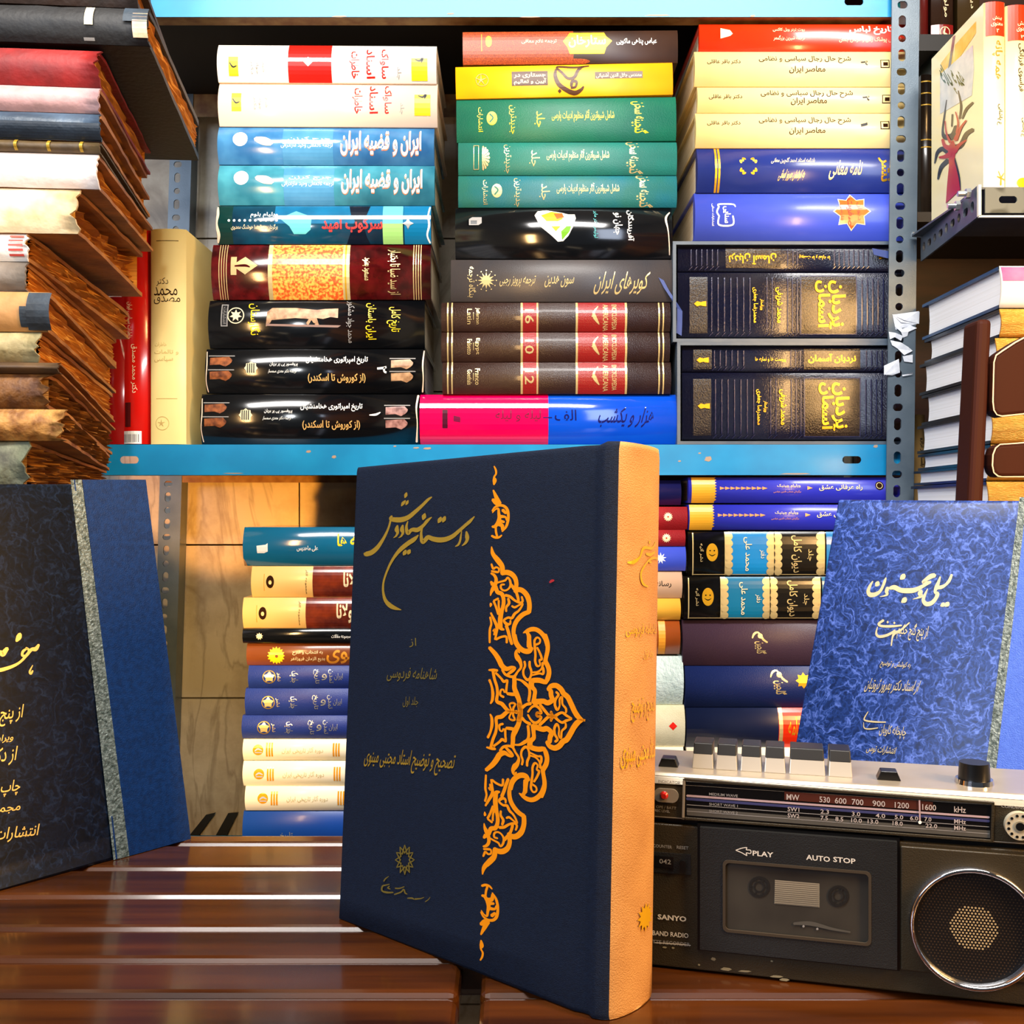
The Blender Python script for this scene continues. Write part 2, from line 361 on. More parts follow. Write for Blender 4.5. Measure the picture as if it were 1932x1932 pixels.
shelf(-24, 33.5, [268, 1610], [(850, 26, 14, 3), (1420, 30, 10, 4), (640, 31, 30, 3), (1240, 29, 50, 3), (1000, 32, 40, 2)])
shelf(839, 896.5, [245, 1606], [(582, 852, 10, 5), (630, 862, 9, 6), (806, 846, 16, 4), (745, 842, 6, 3), (785, 845, 12, 3), (1336, 866, 14, 10), (1320, 855, 6, 3), (1652, 842, 9, 6), (1282, 870, 6, 3), (440, 893, 40, 2), (1500, 894, 60, 3)])
shelf(1730, 1787, [], [])
# bolt near the bracket and torn paper left on the right post
mb = MB(); c = W2L(P(1738, 442, 1.132)); mb.cyl(c+Vector((-.010, 0, 0)), (1, 0, -.12), .0028, .0028, .016, M('zinc', '#b9bec2', .3, .8)); mb.cyl(c+Vector((.0045, 0, -.001)), (1, 0, -.12), .0055, .0055, .004, MATS['zinc'], 6, False); mb.build('bolt', unit)
scr = [[(1690,622),(1735,588),(1734,610),(1727,612),(1700,608),(1684,593)], [(1683,594),(1734,587),(1734,611),(1718,609),(1706,604)],
       [(1688,616),(1703,620),(1716,613),(1730,619),(1714,626),(1712,634),(1704,637),(1700,626)], [(1677,626),(1690,628),(1704,634),(1700,643),(1688,636),(1679,640)],
       [(1680,642),(1700,646),(1714,655),(1722,662),(1706,670),(1694,658),(1683,651)], [(1703,672),(1722,669),(1722,684),(1706,682)], [(1668,690),(1696,677),(1698,703),(1684,708),(1668,707)], [(1702,707),(1722,703),(1723,706),(1703,710)]]
mb = MB()
for i, q in enumerate(scr):
    v = [W2L(P(x, y, SD-.0006-.0002*i-(.0015 if j % 3 == 1 else 0))) for j, (x, y) in enumerate(q)]; n = len(v)
    mb.add(v+[p+Vector((0, .0003, 0)) for p in v], [tuple(range(n)), tuple(range(n, 2*n))]+[(k, (k+1) % n, n+(k+1) % n, n+k) for k in range(n)], PAPER)
mb.build('torn_paper', unit)['label'] = 'torn white scraps of paper stuck on the post'
# ------------------------------------------------------------------ cover materials
def gl(n, h, h2=None, rough=.2, coat=.45, **k): return M(n, h, rough, 0, coat, hex2=h2, **k)
def cl(n, h, h2=None, rough=.6, **k): return M(n, h, rough, 0, 0, hex2=h2, bump=k.pop('bump', .25), bscale=k.pop('bscale', 900), **k)
BLK = gl('black_laminate', '#0b0d10', rough=.14, coat=.7)
def lbl(a, b): return a
A = 1.15
# ---- left stack on the blue shelf
G1 = 'books lying in the left pile on the blue shelf'
WPEACH = gl('white_laminate', '#f7ead9', rough=.3, coat=.3); PEACH = gl('peach_laminate', '#f3d5b8', rough=.3, coat=.3)
RED = gl('red_laminate', '#d81a10', rough=.28)
def wb(ox, oy): return [('t', 'خاطرات', 660+ox, 100+oy, 680+ox, 150+oy, REDINK, 90, .02), ('t', 'اسناد', 693+ox, 95+oy, 709+ox, 150+oy, REDINK, 90, .02), ('t', 'ساواک', 718+ox, 95+oy, 735+ox, 150+oy, REDINK, 90, .02), ('t', 'جلد', 750+ox, 130+oy, 759+ox, 151+oy, GREYINK, 90),
    ('t', 'دکتر', 474+ox, 120+oy, 480+ox, 144+oy, GREYINK, 90), ('t', 'جواد', 484+ox, 121+oy, 490+ox, 144+oy, GREYINK, 90), ('t', 'شیخ', 495+ox, 122+oy, 501+ox, 140+oy, GREYINK, 90), ('r', 433+ox, 113+oy, 451+ox, 147+oy, YEL), ('l', [(435+ox, 124+oy, 2), (441+ox, 132+oy, 3), (448+ox, 130+oy, 2)], BLACKINK), ('r', 778+ox, 114+oy, 808+ox, 153+oy, YEL), ('l', [(785+ox, 116+oy, 2), (793+ox, 119+oy, 4), (799+ox, 115+oy, 5), (797+ox, 122+oy, 2)], BLACKINK)]
book('white book with a wide red band and diamond, topmost of the left pile', (411, 86, 825, 157), A, WPEACH, [('r', 545, 80, 627, 160, RED), ('s', 583, 121, 6.6, 9, 4, WHITE)]+wb(0, 0), b=.007, rot=.35, group=G1)
book('plain peach white book under the white one with the red band', (413, 157.5, 827, 240), A+.002, PEACH, wb(6, 68), b=.008, rot=.35, group=G1)
def ir(ox, oy): return [('r', 535+ox, 240+oy, 630+ox, 330+oy, SKY2), ('t', 'ایران و قضیه ایران', 644+ox, 245+oy, 797+ox, 294+oy, M('orange_ink', '#e8845a', .4), 0, .05), ('t', 'ایران و قضیه ایران', 644+ox, 243+oy, 797+ox, 292+oy, WHITE, 0, .022), ('t', 'ترجمه غلامعلی وحید مازندرانی', 532+ox, 268+oy, 630+ox, 279+oy, WHITE), ('t', 'جرج کرزن', 545+ox, 257+oy, 625+ox, 267+oy, WHITE), ('c', 455+ox, 262+oy, 14, WHITE), ('l', [(484+ox, 262+oy, 9), (500+ox, 266+oy, 16), (514+ox, 270+oy, 10)], PEACH)]
SKY = gl('blue_jacket', '#4f90bf', '#2f6b9f', scale=30); SKY2 = gl('pale_blue_jacket', '#5a9cc4', '#3f83ad', scale=30); TEALJ = gl('teal_jacket', '#4fa3b4', '#2f7a8e', scale=30)
book('sky blue book with large white title, above the teal twin in the left pile', (412, 240.5, 821, 312), A+.004, SKY, ir(0, 5), b=.008, rot=.3, group=G1)
book('teal blue book with large white title, below its sky blue twin', (413, 312.5, 822, 388), A+.003, TEALJ, ir(2, 77), b=.008, rot=.1, group=G1)
NAVYJ = gl('dark_teal_jacket', '#0c4a63', '#0a2f44', scale=25, rough=.14, coat=.8); AQ = gl('aqua_ink', '#66c3c4', rough=.2, coat=.6); DK = gl('dark_figure_ink', '#0a1626', rough=.2, coat=.6); LIME = gl('lime_ink', '#9bd27a', rough=.2)
PBLUE = gl('picture_blue_ink', '#146f9c', '#0f5f88', rough=.16, coat=.7)
book('dark blue picture book with red title and white dots, ragged cover ends', (410, 388.5, 815, 461), A+.001, NAVYJ, [('r', 410, 388, 440, 461, gl('deep_green_ink', '#04332f')), ('r', 520, 388, 815, 425, PBLUE), ('p', [(530, 415), (560, 400), (590, 412), (588, 436), (578, 444), (556, 444), (548, 430)], AQ), ('r', 724, 389, 762, 461, AQ), ('r', 724, 425, 762, 461, LIME), ('p', [(660, 389), (700, 389), (694, 408), (686, 420), (694, 450), (700, 461), (655, 461), (664, 440), (672, 420), (664, 408)], DK), ('r', 765, 389, 815, 461, gl('ocean_ink', '#0e6f9e', rough=.16)), ('t', 'سرکوب امید', 609, 412, 724, 442, gl('coral_ink', '#ea3f3a'), 0, .03), ('t', 'ویلیام بلوم', 474, 402, 526, 414, WHITE, 0, .015), ('t', 'برگردان عبدالرضا هوشنگ مهدوی', 438, 426, 526, 437, CREAMINK)]+[('c', 434+i*10, 419, 2.4, WHITE) for i in range(10)]+[('l', [(411, 392, 4), (413, 408, 5), (411, 425, 4), (414, 445, 6), (411, 459, 3)], PEACH), ('l', [(813, 392, 3), (810, 410, 3), (812, 428, 4), (808, 446, 3), (813, 459, 3)], WHITE), ('s', 772, 425, 5, 11, 4, SILVER)], b=.007, group=G1)
MAROON = gl('maroon_marbled', '#5c0f12', '#2f0507', scale=70, rough=.17, coat=.7); ORN = M('orange_gold_panel', '#d9541c', .35, 0, .3, hex2='#e9b04a', scale=330, amt=.35, detail=1)
book('maroon marbled book with gold and orange centre panel and gold rules', (401, 461.5, 815, 566), A, MAROON, [('r', 508, 460, 662, 568, PALEGOLD), ('r', 516, 460, 649, 568, ORN), ('r', 653, 460, 656, 568, GOLD)]+[('r', 415+i*4.6, 460, 416.6+i*4.6, 568, PALEGOLD) for i in range(4)]+[('r', 782+i*4.6, 460, 783.6+i*4.6, 568, PALEGOLD) for i in range(4)]+[('p', [(440, 504), (465, 487), (489, 504), (465, 521)], PALEGOLD), ('r', 438, 487, 449, 522, PALEGOLD), ('l', [(446, 505, 3), (465, 504, 5), (474, 507, 2)], MAROON), ('t', 'از سید ضیا تا بختیار', 733, 472, 758, 557, PALEGOLD, 90, .012), ('t', 'مسعود بهنود', 686, 488, 700, 532, PALEGOLD, 90, .012)], b=.009, group=G1, depth=.18)
STONE = M('carved_stone_ink', '#c9a077', .4, hex2='#8d6644', scale=120); STONE2 = M('pinkish_stone_ink', '#b98a80', .4, hex2='#6d4038', scale=140); BRST = M('brown_stone_ink', '#a9602f', .4, hex2='#5a2c14', scale=140)
book('black book with carved stone lion strip and greenish gold title', (395, 567, 803, 658), A+.002, BLK, [('p', [(506, 590), (515, 582), (560, 582), (600, 586), (615, 584), (640, 583), (640, 602), (626, 600), (612, 604), (600, 602), (604, 614), (606, 618), (598, 616), (590, 606), (584, 616), (580, 612), (585, 604), (560, 602), (515, 606), (510, 616), (504, 618), (505, 606)], STONE), ('p', [(504, 613), (646, 616), (640, 620), (505, 617)], M('stone_base_ink', '#8e6f62', .4)), ('t', 'تاریخ کامل', 732, 580, 758, 628, YEL, 90, .008), ('t', 'ایران باستان', 692, 572, 712, 642, YEL, 90, .008), ('t', 'محمد جواد مشکور', 655, 568, 671, 648, GREYINK, 90), ('t', 'نگارستان', 470, 573, 494, 634, YEL, 90, .006), ('o', 447, 597, 16, 2, CREAMINK), ('s', 447, 597, 6, 12, 7, CREAMINK), ('r', 419, 575, 432, 618, GREYINK), ('r', 421, 577, 430, 616, BLACKINK), ('t', 'انتشارات', 422, 580, 429, 613, GREYINK, 90)], b=.008, group=G1)
def frieze(x, y, w, h, m):
    v = [('p', [(x, y+h*.1), (x+w*.5, y+h*.04), (x+w*.85, y), (x+w, y+h*.35), (x+w*.9, y+h*.75), (x+w*.7, y+h), (x+w*.45, y+h*.8), (x, y+h*.85)], m), ('c', x+w*.86, y+h*.42, h*.28, m), ('r', x-3, y-h*.14, x+w*1.1, y-h*.04, GREYINK)]
    return v
def hakh(ox, oy, m1, m2): return frieze(740+ox, 679+oy, 42, 19, m1)+frieze(740+ox, 704+oy, 42, 19, m1)+frieze(398+ox, 674+oy, 42, 19, m2)+frieze(398+ox, 701+oy, 42, 19, m2)+[('t', 'تاریخ امپراتوری هخامنشیان', 579+ox, 673+oy, 696+ox, 689+oy, WHITE, 0, .02), ('t', '(از کوروش تا اسکندر)', 583+ox, 706+oy, 692+ox, 724+oy, gl('amber_ink', '#e8b46a'), 0, .02), ('t', 'پروفسور پی یر بریان', 511+ox, 684+oy, 564+ox, 693+oy, WHITE), ('t', 'ترجمه دکتر مهدی سمسار', 508+ox, 698+oy, 562+ox, 706+oy, WHITE), ('s', 476+ox, 696+oy, 10.5, 13, 8, CREAMINK)]+[('r', 468.5+ox+4*i, 687+oy, 470.5+ox+4*i, 705+oy, BLACKINK) for i in range(4)]
book('black book with two relief friezes and numeral two, upper of the black pair', (389, 658.5, 803, 743), A+.002, BLK, hakh(0, 0, STONE, BRST)+[('l', [(802, 662, 2), (800, 690, 3), (801, 715, 2), (799, 740, 3)], PEACH), ('l', [(391, 664, 1.5), (393, 690, 2), (391, 720, 1.5), (393, 740, 2)], PEACH), ('t', '۲', 714, 692, 732, 706, WHITE, 90, .03)], b=.0075, group=G1)
book('black book with two relief friezes, lowest of the left pile on the blue shelf', (380, 743.5, 793, 838.5), A, BLK, hakh(-10, 88, STONE2, BRST)+[('l', [(791, 746, 4), (788, 770, 3), (790, 800, 2), (788, 834, 4)], PEACH), ('l', [(382, 752, 1.5), (384, 780, 2), (382, 810, 1.5), (384, 834, 2)], PEACH), ('l', [(700, 784, 2), (712, 783, 4), (720, 779, 2)], WHITE)], b=.008, group=G1)
# ---- middle stack
G2 = 'books lying in the middle pile on the blue shelf'
def arab(n, h, h2, sc): return M(n, h, .42, 0, 0, hex2=h2, scale=sc, kind='vor', amt=1.4)
RUSTP = arab('rust_arabesque', '#6a1f08', '#d2601e', 260); UMB = gl('umber_laminate', '#2e1a10', '#3d2415', scale=20, rough=.42, coat=0); OCH = gl('ochre_ink', '#e2962a', rough=.4, coat=0)
book('brown and patterned rust book with ochre title plaque, topmost of the middle pile', (873, 59, 1279, 121), A+.003, UMB, [('r', 873, 50, 1082, 130, RUSTP), ('c', 1085, 117, 28, RUSTP, 5), ('p', [(1062, 80), (1070, 71), (1075, 63), (1140, 63), (1144, 71), (1155, 80), (1144, 92), (1140, 104), (1075, 104), (1071, 92)], YEL), ('p', [(1065, 80), (1073, 71), (1077, 65), (1138, 65), (1142, 71), (1151, 80), (1142, 91), (1138, 102), (1077, 102), (1074, 91)], OCH), ('t', 'ستارخان', 1073, 68, 1143, 92, WHITE, 0, .02), ('t', 'عباس پناهی ماکویی', 1163, 75, 1239, 89, WHITE, 0, .015), ('t', 'ترجمه غلام معافی', 984, 75, 1050, 86, CREAMINK), ('c', 922, 79, 6, YEL, 11), ('r', 908, 64, 909.5, 98, OCH)], b=.003, p=3, rot=-.5, group=G2, depth=.16)
YELJ = gl('yellow_laminate', '#ffb400', '#ff9f00', scale=12, rough=.42, coat=0); BRB = gl('brown_box_ink', '#4a260a', rough=.4, coat=0)
book('bright yellow book with dark brush calligraphy across its spine', (860, 122.5, 1270, 183), A, YELJ, [('t', 'مهندس جلال الدین آشتیانی', 1124, 140, 1213, 152, BRB), ('r', 1123, 139, 1213, 152, BRB), ('t', 'مهندس جلال الدین آشتیانی', 1125, 140.5, 1211, 151, CREAMINK, 0, .012), ('r', 966, 135, 1034, 162, BRB), ('t', 'جستاری در', 970, 137, 1030, 148, CREAMINK, 0, .02), ('t', 'آیین و تعالیم', 970, 149, 1031, 161, CREAMINK, 0, .02), ('l', [(1112, 126, 3), (1085, 129, 4), (1052, 127, 4), (1062, 140, 5), (1072, 150, 5), (1084, 148, 6), (1092, 134, 6), (1102, 127, 3)], BRB), ('l', [(1050, 132, 4), (1048, 144, 7), (1054, 160, 8), (1068, 171, 8), (1084, 177, 8), (1096, 172, 6), (1101, 166, 3)], BRB), ('l', [(1078, 165, 5), (1080, 156, 6), (1088, 157, 5), (1086, 166, 4), (1078, 168, 4)], BRB), ('l', [(1056, 173, 7)], BRB), ('o', 910, 150, 12, 1, OCH), ('s', 908, 150, 2, 13, 5, OCH)], b=.003, p=3, rot=-1.2, group=G2, depth=.16)
def green(n, h, h2): return cl(n, h, h2, scale=22, rough=.5)
def sokh(dx, dy, g, emb):
    r = [('t', 'گنجینه سخن', 1190+dx, 194+dy, 1224+dx, 255+dy, g, 90, .012), ('t', 'شامل شیواترین آثار منظوم ادبیات پارسی', 1041+dx, 210+dy, 1159+dx, 234+dy, g, 0, .006), ('t', 'جلد', 1008+dx, 212+dy, 1028+dx, 242+dy, g, 90), ('t', 'جدیدترین', 960+dx, 200+dy, 974+dx, 254+dy, g, 90, .004)]
    if emb == 1: r += [('c', 928+dx, 225+dy, 10, g, 13), ('l', [(924+dx, 217+dy, 3), (930+dx, 224+dy, 3), (924+dx, 232+dy, 3)], TEALG), ('t', 'انتشارات', 900+dx, 204+dy, 911+dx, 250+dy, g, 90)]
    else:
        for i in range(9): a = -1.4+i*.35; r.append(('p', [(909, 300), (909+14*math.cos(a-.13), 300+22*math.sin(a-.13)), (909+15*math.cos(a), 300+24*math.sin(a)), (909+14*math.cos(a+.13), 300+22*math.sin(a+.13))], g))
        r += [('r', 893, 276, 894, 322, g), ('r', 902, 276, 903, 322, g), ('r', 893, 276, 903, 277, g), ('r', 893, 321, 903, 322, g)]
    return r
TEALG = green('green_cloth', '#066b4e', '#0a604b')
book('green cloth book with bright yellow lettering, uppermost of the three green ones', (861, 184.5, 1276, 268), A+.001, TEALG, sokh(0, 0, YEL, 1), b=.005, p=3, rot=-.5, group=G2)
book('sea green cloth book with half sun emblem, middle of the three green ones', (864, 268.5, 1277, 331), A+.002, green('sea_green_cloth', '#177567', '#1f6b5e'), sokh(-10, 74, PALEGOLD, 2), b=.0045, p=3, group=G2)
book('blue green cloth book with pale gold lettering, lowest of the three green ones', (864, 331.5, 1277, 392), A+.003, green('blue_green_cloth', '#0f6a78', '#1f6a60'), sokh(9, 137, PALEGOLD, 1), b=.0045, p=3, group=G2)
book('black book with leaf shaped colour picture and torn jacket edges', (858, 393, 1268, 489), A, BLK, [('p', [(1008, 408), (1014, 399), (1030, 397), (1058, 402), (1072, 406), (1084, 406), (1086, 414), (1080, 432), (1072, 448), (1062, 458), (1052, 459), (1040, 448), (1018, 430)], gl('ivory_ink', '#f4f3e2')), ('p', [(1020, 408), (1040, 400), (1060, 404), (1062, 425), (1048, 440), (1034, 424)], gl('leaf_green_ink', '#b9cf2c')), ('p', [(1044, 404), (1060, 403), (1064, 412), (1050, 416)], gl('rust_ink', '#c0622c')), ('p', [(1052, 420), (1068, 412), (1070, 430), (1058, 436)], gl('mint_ink', '#9fd8bc')), ('p', [(1058, 440), (1080, 420), (1074, 440), (1060, 456)], gl('grass_ink', '#6fae2e')), ('t', 'آفرینندگان', 1182, 397, 1196, 458, WHITE, 90, .02), ('t', 'جهان نو', 1156, 402, 1174, 446, WHITE, 90, .02), ('t', 'لوئیس آنتر مایر', 1119, 398, 1129, 452, AQ, 90, .006), ('p', [(884, 416), (890, 412), (908, 412), (908, 424), (902, 428), (884, 428)], GREYINK), ('p', [(887, 419), (899, 419), (899, 426), (887, 426)], BLACKINK), ('l', [(1264, 402, 2), (1256, 415, 4), (1260, 440, 2), (1264, 482, 2)], PEACH)], b=.0085, group=G2)
GREYB = cl('charcoal_buckram', '#37363a', '#453d3a', scale=14, rough=.42, bump=.12)
def sun(cx, cy, r, m): return [('s', cx, cy, r*.5, r, 12, m), ('o', cx, cy, r*.42, r*.1, m)]
book('charcoal grey book with pale gold sun emblem and title', (850, 490, 1268, 570), A+.002, GREYB, [('t', 'کویرهای ایران', 1123, 514, 1222, 557, PALEGOLD, 0, .004, .25), ('t', 'سون هدین', 1028, 522, 1082, 544, PALEGOLD, 0, .004, .2), ('t', 'ترجمه پرویز رجبی', 943, 522, 1009, 544, PALEGOLD, 0, .004, .2), ('t', 'بنگاه ترجمه', 881, 504, 898, 562, PALEGOLD, 90)]+sun(917, 531, 16, PALEGOLD)+[('c', 917+19*math.cos(i*.5236), 531+19*math.sin(i*.5236), 1.2, PALEGOLD) for i in range(12)], b=.0055, p=2.4, group=G2, depth=.18)
EAM = gl('brown_grained_leather', '#2a1712', '#34201a', scale=30, rough=.3, coat=.2, bump=.5, bscale=1200); EAR = gl('wine_panel', '#8c1717', rough=.3, bump=.4, bscale=1200)
def ea(y, n, a, b):
    return [('r', 982, y-2, 1016, y+62, EAR), ('r', 982, y-2, 986, y+62, PALEGOLD), ('r', 1012, y-2, 1015, y+62, PALEGOLD), ('r', 1086, y-2, 1183, y+62, EAR), ('r', 1086, y-2, 1090, y+62, PALEGOLD), ('r', 1179, y-2, 1183, y+62, PALEGOLD)]+[('r', x, y-2, x+2.6, y+62, PALEGOLD) for x in (843, 851, 1242, 1250)]+[('t', n, 990, y+14, 1007, y+41, PALEGOLD, 90, .01), ('t', 'AMERICANA', 1137, y+4, 1147, y+54, PALEGOLD, 90), ('t', 'ENCYCLOPEDIA', 1154, y+4, 1163, y+52, PALEGOLD, 90), ('t', a, 896, y+11, 905, y+42, PALEGOLD, 90), ('t', b, 881, y+13, 890, y+42, PALEGOLD, 90), ('r', 892.5, y+20, 893.3, y+34, PALEGOLD), ('l', [(1128, y+8, 2), (1120, y+20, 4), (1122, y+30, 7), (1130, y+42, 2)], PALEGOLD), ('l', [(1116, y+27, 2), (1124, y+30, 3)], PALEGOLD)]
book('brown leather encyclopedia volume numbered 16, upper of the three', (832, 571, 1265, 626), A, EAM, ea(571, '16', 'Jefferson', 'Latin'), b=.0055, group=G2, depth=.19)
book('brown leather encyclopedia volume numbered 10, between volumes 16 and 12', (832, 626.5, 1264, 683), A+.001, EAM, ea(628, '10', 'Egypt', 'Falsetto'), b=.0055, group=G2, depth=.19)
book('brown leather encyclopedia volume numbered 12, on the pink and blue book', (834, 683.5, 1266, 743.5), A+.001, EAM, ea(685, '12', 'Franco', 'Goethals'), b=.0055, group=G2, depth=.19)
PINK = gl('magenta_laminate', '#e8004e', rough=.16, coat=.7); COB = gl('cobalt_laminate', '#0a49c4', '#0b50d2', scale=15, rough=.16, coat=.7); NI = gl('navy_ink', '#12145a')
book('thick book half magenta half cobalt blue, lowest of the middle pile', (791, 744, 1279, 838.5), A+.001, COB, [('r', 780, 740, 1034, 842, PINK), ('t', 'هزار و یکشب', 1129, 769, 1233, 808, NI, 0, .012, .3), ('t', 'الف', 1046, 774, 1087, 795, NI, 0, .01), ('t', 'لیله و لیله', 934, 775, 1020, 797, M('plum_ink', '#6d0638', .3), 0, .01), ('r', 1024, 788, 1041, 790, NI), ('r', 834, 774, 844, 809, M('dark_plum_ink', '#4a0524', .3)), ('p', [(855, 785), (868, 788), (868, 798), (855, 796)], MATS['plum_ink'])], b=.010, p=2.6, group=G2, depth=.2)
# ---- right stack
G3 = 'books lying in the right pile on the blue shelf'
REDO = gl('orange_red_laminate', '#e8330c', '#e2280c', scale=10, rough=.28)
book('orange red book with white title, topmost of the right pile', (1318, 46, 1711, 97), A+.004, REDO, [('t', 'تاریخ لباس', 1601, 50, 1684, 68, WHITE, 0, .03), ('t', 'پنج هزار سال پوشاک زنان و مردان جهان', 1582, 72, 1720, 84, CREAMINK), ('t', 'روت ترنر ویل کاکس', 1457, 54, 1517, 62, CREAMINK), ('t', 'ترجمه شیرین بزرگمهر', 1458, 69, 1517, 79, CREAMINK), ('p', [(1358, 55), (1376, 59), (1381, 66), (1376, 70), (1358, 75)], CREAMINK), ('r', 1364, 61, 1374, 68, REDO)], b=.003, p=3, group=G3, depth=.2)
CREAM = gl('cream_laminate', '#f0d596', '#ecce88', scale=12, rough=.35, coat=.15)
def sharh(ox, oy, n, m): return [('t', 'شرح حال رجال سیاسی و نظامی', 1429+ox, 108+oy, 1603+ox, 124+oy, m, 0, .014), ('t', 'معاصر ایران', 1486+ox, 129+oy, 1554+ox, 143+oy, m, 0, .014), ('t', 'دکتر باقر عاقلی', 1331+ox, 116+oy, 1394+ox, 126+oy, m, 0, .012), ('t', n, 1621+ox, 119+oy, 1634+ox, 128+oy, BLACKINK, 90, .03), ('r', 1658+ox, 117+oy, 1675+ox, 133+oy, BROWNINK), ('r', 1659.5+ox, 118.5+oy, 1673.5+ox, 131.5+oy, CREAM), ('r', 1663+ox, 122+oy, 1672+ox, 129+oy, BROWNINK)]
book('cream book with brown title right under the orange red one', (1308, 97.5, 1711, 164), A, CREAM, sharh(0, 0, '۲', BROWNINK), b=.007, group=G3, depth=.2)
book('cream book with brown title, slimmest and middle of the three cream ones', (1314, 164.5, 1711, 213.5), A+.003, CREAM, sharh(4, 64, '۲', BROWNINK)[:1]+sharh(4, 58, '۲', BROWNINK)[1:2]+sharh(4, 65, '۲', BROWNINK)[2:], b=.005, group=G3, depth=.2)
book('cream book with brown title lying on the navy one with gold bands', (1310, 214, 1711, 280), A+.001, CREAM, sharh(0, 115, '۱', BROWNINK), b=.007, group=G3, depth=.2)
NAV = gl('navy_satin', '#1b2c7a', '#22337f', scale=16, rough=.3, coat=.2)
def gir(cx, cy, r, m): return [('l', [(cx+r*math.cos(a+d)*q, cy+r*math.sin(a+d)*q, 3.4) for d, q in ((-.39, .8), (-.2, 1.), (0, .78), (.2, 1.), (.39, .8))], m) for a in [i*math.pi/2+math.pi/4 for i in range(4)]]
book('navy book with two gold bands and gold girih emblem', (1312, 280.5, 1711, 364), A, NAV, [('r', 1345, 275, 1349, 368, GOLD), ('r', 1351, 275, 1355, 368, GOLD)]+gir(1408, 317, 18, GOLD)+[('t', 'نامه معانی', 1562, 306, 1622, 343, PALEGOLD, 0, .012, .2), ('t', 'یادنامه استاد احمد گلچین معانی', 1452, 300, 1534, 314, CREAMINK, 0, .01, .3), ('t', 'به کوشش بهروز ایمانی', 1466, 324, 1514, 345, PALEGOLD, 0, .012, .3), ('t', 'نشر', 1653, 300, 1677, 346, GOLD, 90, .03)], b=.009, group=G3, depth=.19)
PERI = gl('periwinkle_laminate', '#3d50c4', '#4458cc', scale=8, rough=.33, coat=.15)
book('periwinkle blue book with an orange eight pointed star', (1307, 364.5, 1711, 455), A+.001, PERI, [('s', 1603, 403, 25, 36, 8, CREAMINK), ('s', 1603, 403, 23.5, 33, 8, gl('orange_star_ink', '#f0742c', '#e85524', scale=40)), ('t', 'صفوت', 1592, 376, 1606, 430, REDINK, 90, .02), ('t', 'دیوان', 1612, 385, 1622, 420, REDINK, 90), ('t', 'فارسی', 1580, 388, 1588, 420, REDINK, 90), ('l', [(1352, 394, 3), (1352, 389, 3), (1378, 389, 3), (1383, 394, 2)], WHITE), ('l', [(1352, 412, 3), (1352, 428, 3), (1378, 428, 3), (1378, 412, 3)], WHITE), ('l', [(1352, 394, 3), (1348, 404, 3), (1352, 412, 3)], WHITE), ('t', 'سنایی', 1359, 393, 1374, 425, WHITE, 90, .03), ('t', 'انتشارات سنایی', 1338, 388, 1343, 430, WHITE, 90)], b=.010, p=2.3, group=G3, depth=.2)
SLIP = M('slate_blue_slipcase', '#4b5a6b', .4, .1, hex2='#5a6672', scale=30)
LEA = gl('navy_brown_leather', '#0b1028', '#120f1c', scale=12, rough=.22, coat=.15, bump=.3, bscale=700); LPAN = gl('dark_brown_leather', '#1c0f09', rough=.24, coat=.2, bump=.45, bscale=700)
RIB = M('blue_ribbon', '#2c417f', .6)
def slipcase(label, rect, depth=.215):
    x0, y0, x1, y1 = rect; s = A/F; t = thing('slipcase', label, 'slipcase', P((x0+x1)/2, y1, A-.002), group='slipcases in the right pile')
    L, H, w = (x1-x0)*s, (y1-y0)*s, .0036; mb = MB()
    outer = [(-L/2, 0), (L/2, 0), (L/2, H), (-L/2, H)]; inn = [(-L/2+w, w), (L/2-w, w), (L/2-w, H-w), (-L/2+w, H-w)]
    v = [(x, y, z) for y in (0, depth) for x, z in outer]+[(x, y, z) for y in (0, depth-w) for x, z in inn]
    f = [(i, (i+1) % 4, 4+(i+1) % 4, 4+i) for i in range(4)]+[(8+i, 8+(i+1) % 4, 12+(i+1) % 4, 12+i) for i in range(4)]+[(i, (i+1) % 4, 8+(i+1) % 4, 8+i) for i in range(4)]+[(4, 5, 6, 7), (12, 13, 14, 15)]
    mb.add(v, f, SLIP); mb.build('case_shell', t); return t
def nib(x, y, d=1): return [('p', [(x, y), (x+d*6, y-5), (x+d*13, y-3), (x+d*15, y-4), (x+d*23, y-5), (x+d*23, y+5), (x+d*15, y+4), (x+d*13, y+3), (x+d*6, y+5)], GOLD)]
RIDGE = M('ridge_leather', '#1f2342', .25, 0, .3, bump=.4, bscale=700)
def ridges(xs, y0, y1): return [q for x in xs for q in (('p', [(x, y0+6), (x+2, y0+4), (x+2, y1-8), (x, y1-4)], RIDGE), ('p', [(x-4, y1+2), (x+3, y1-5), (x+4, y1-4), (x-3, y1+3)], RIDGE))]
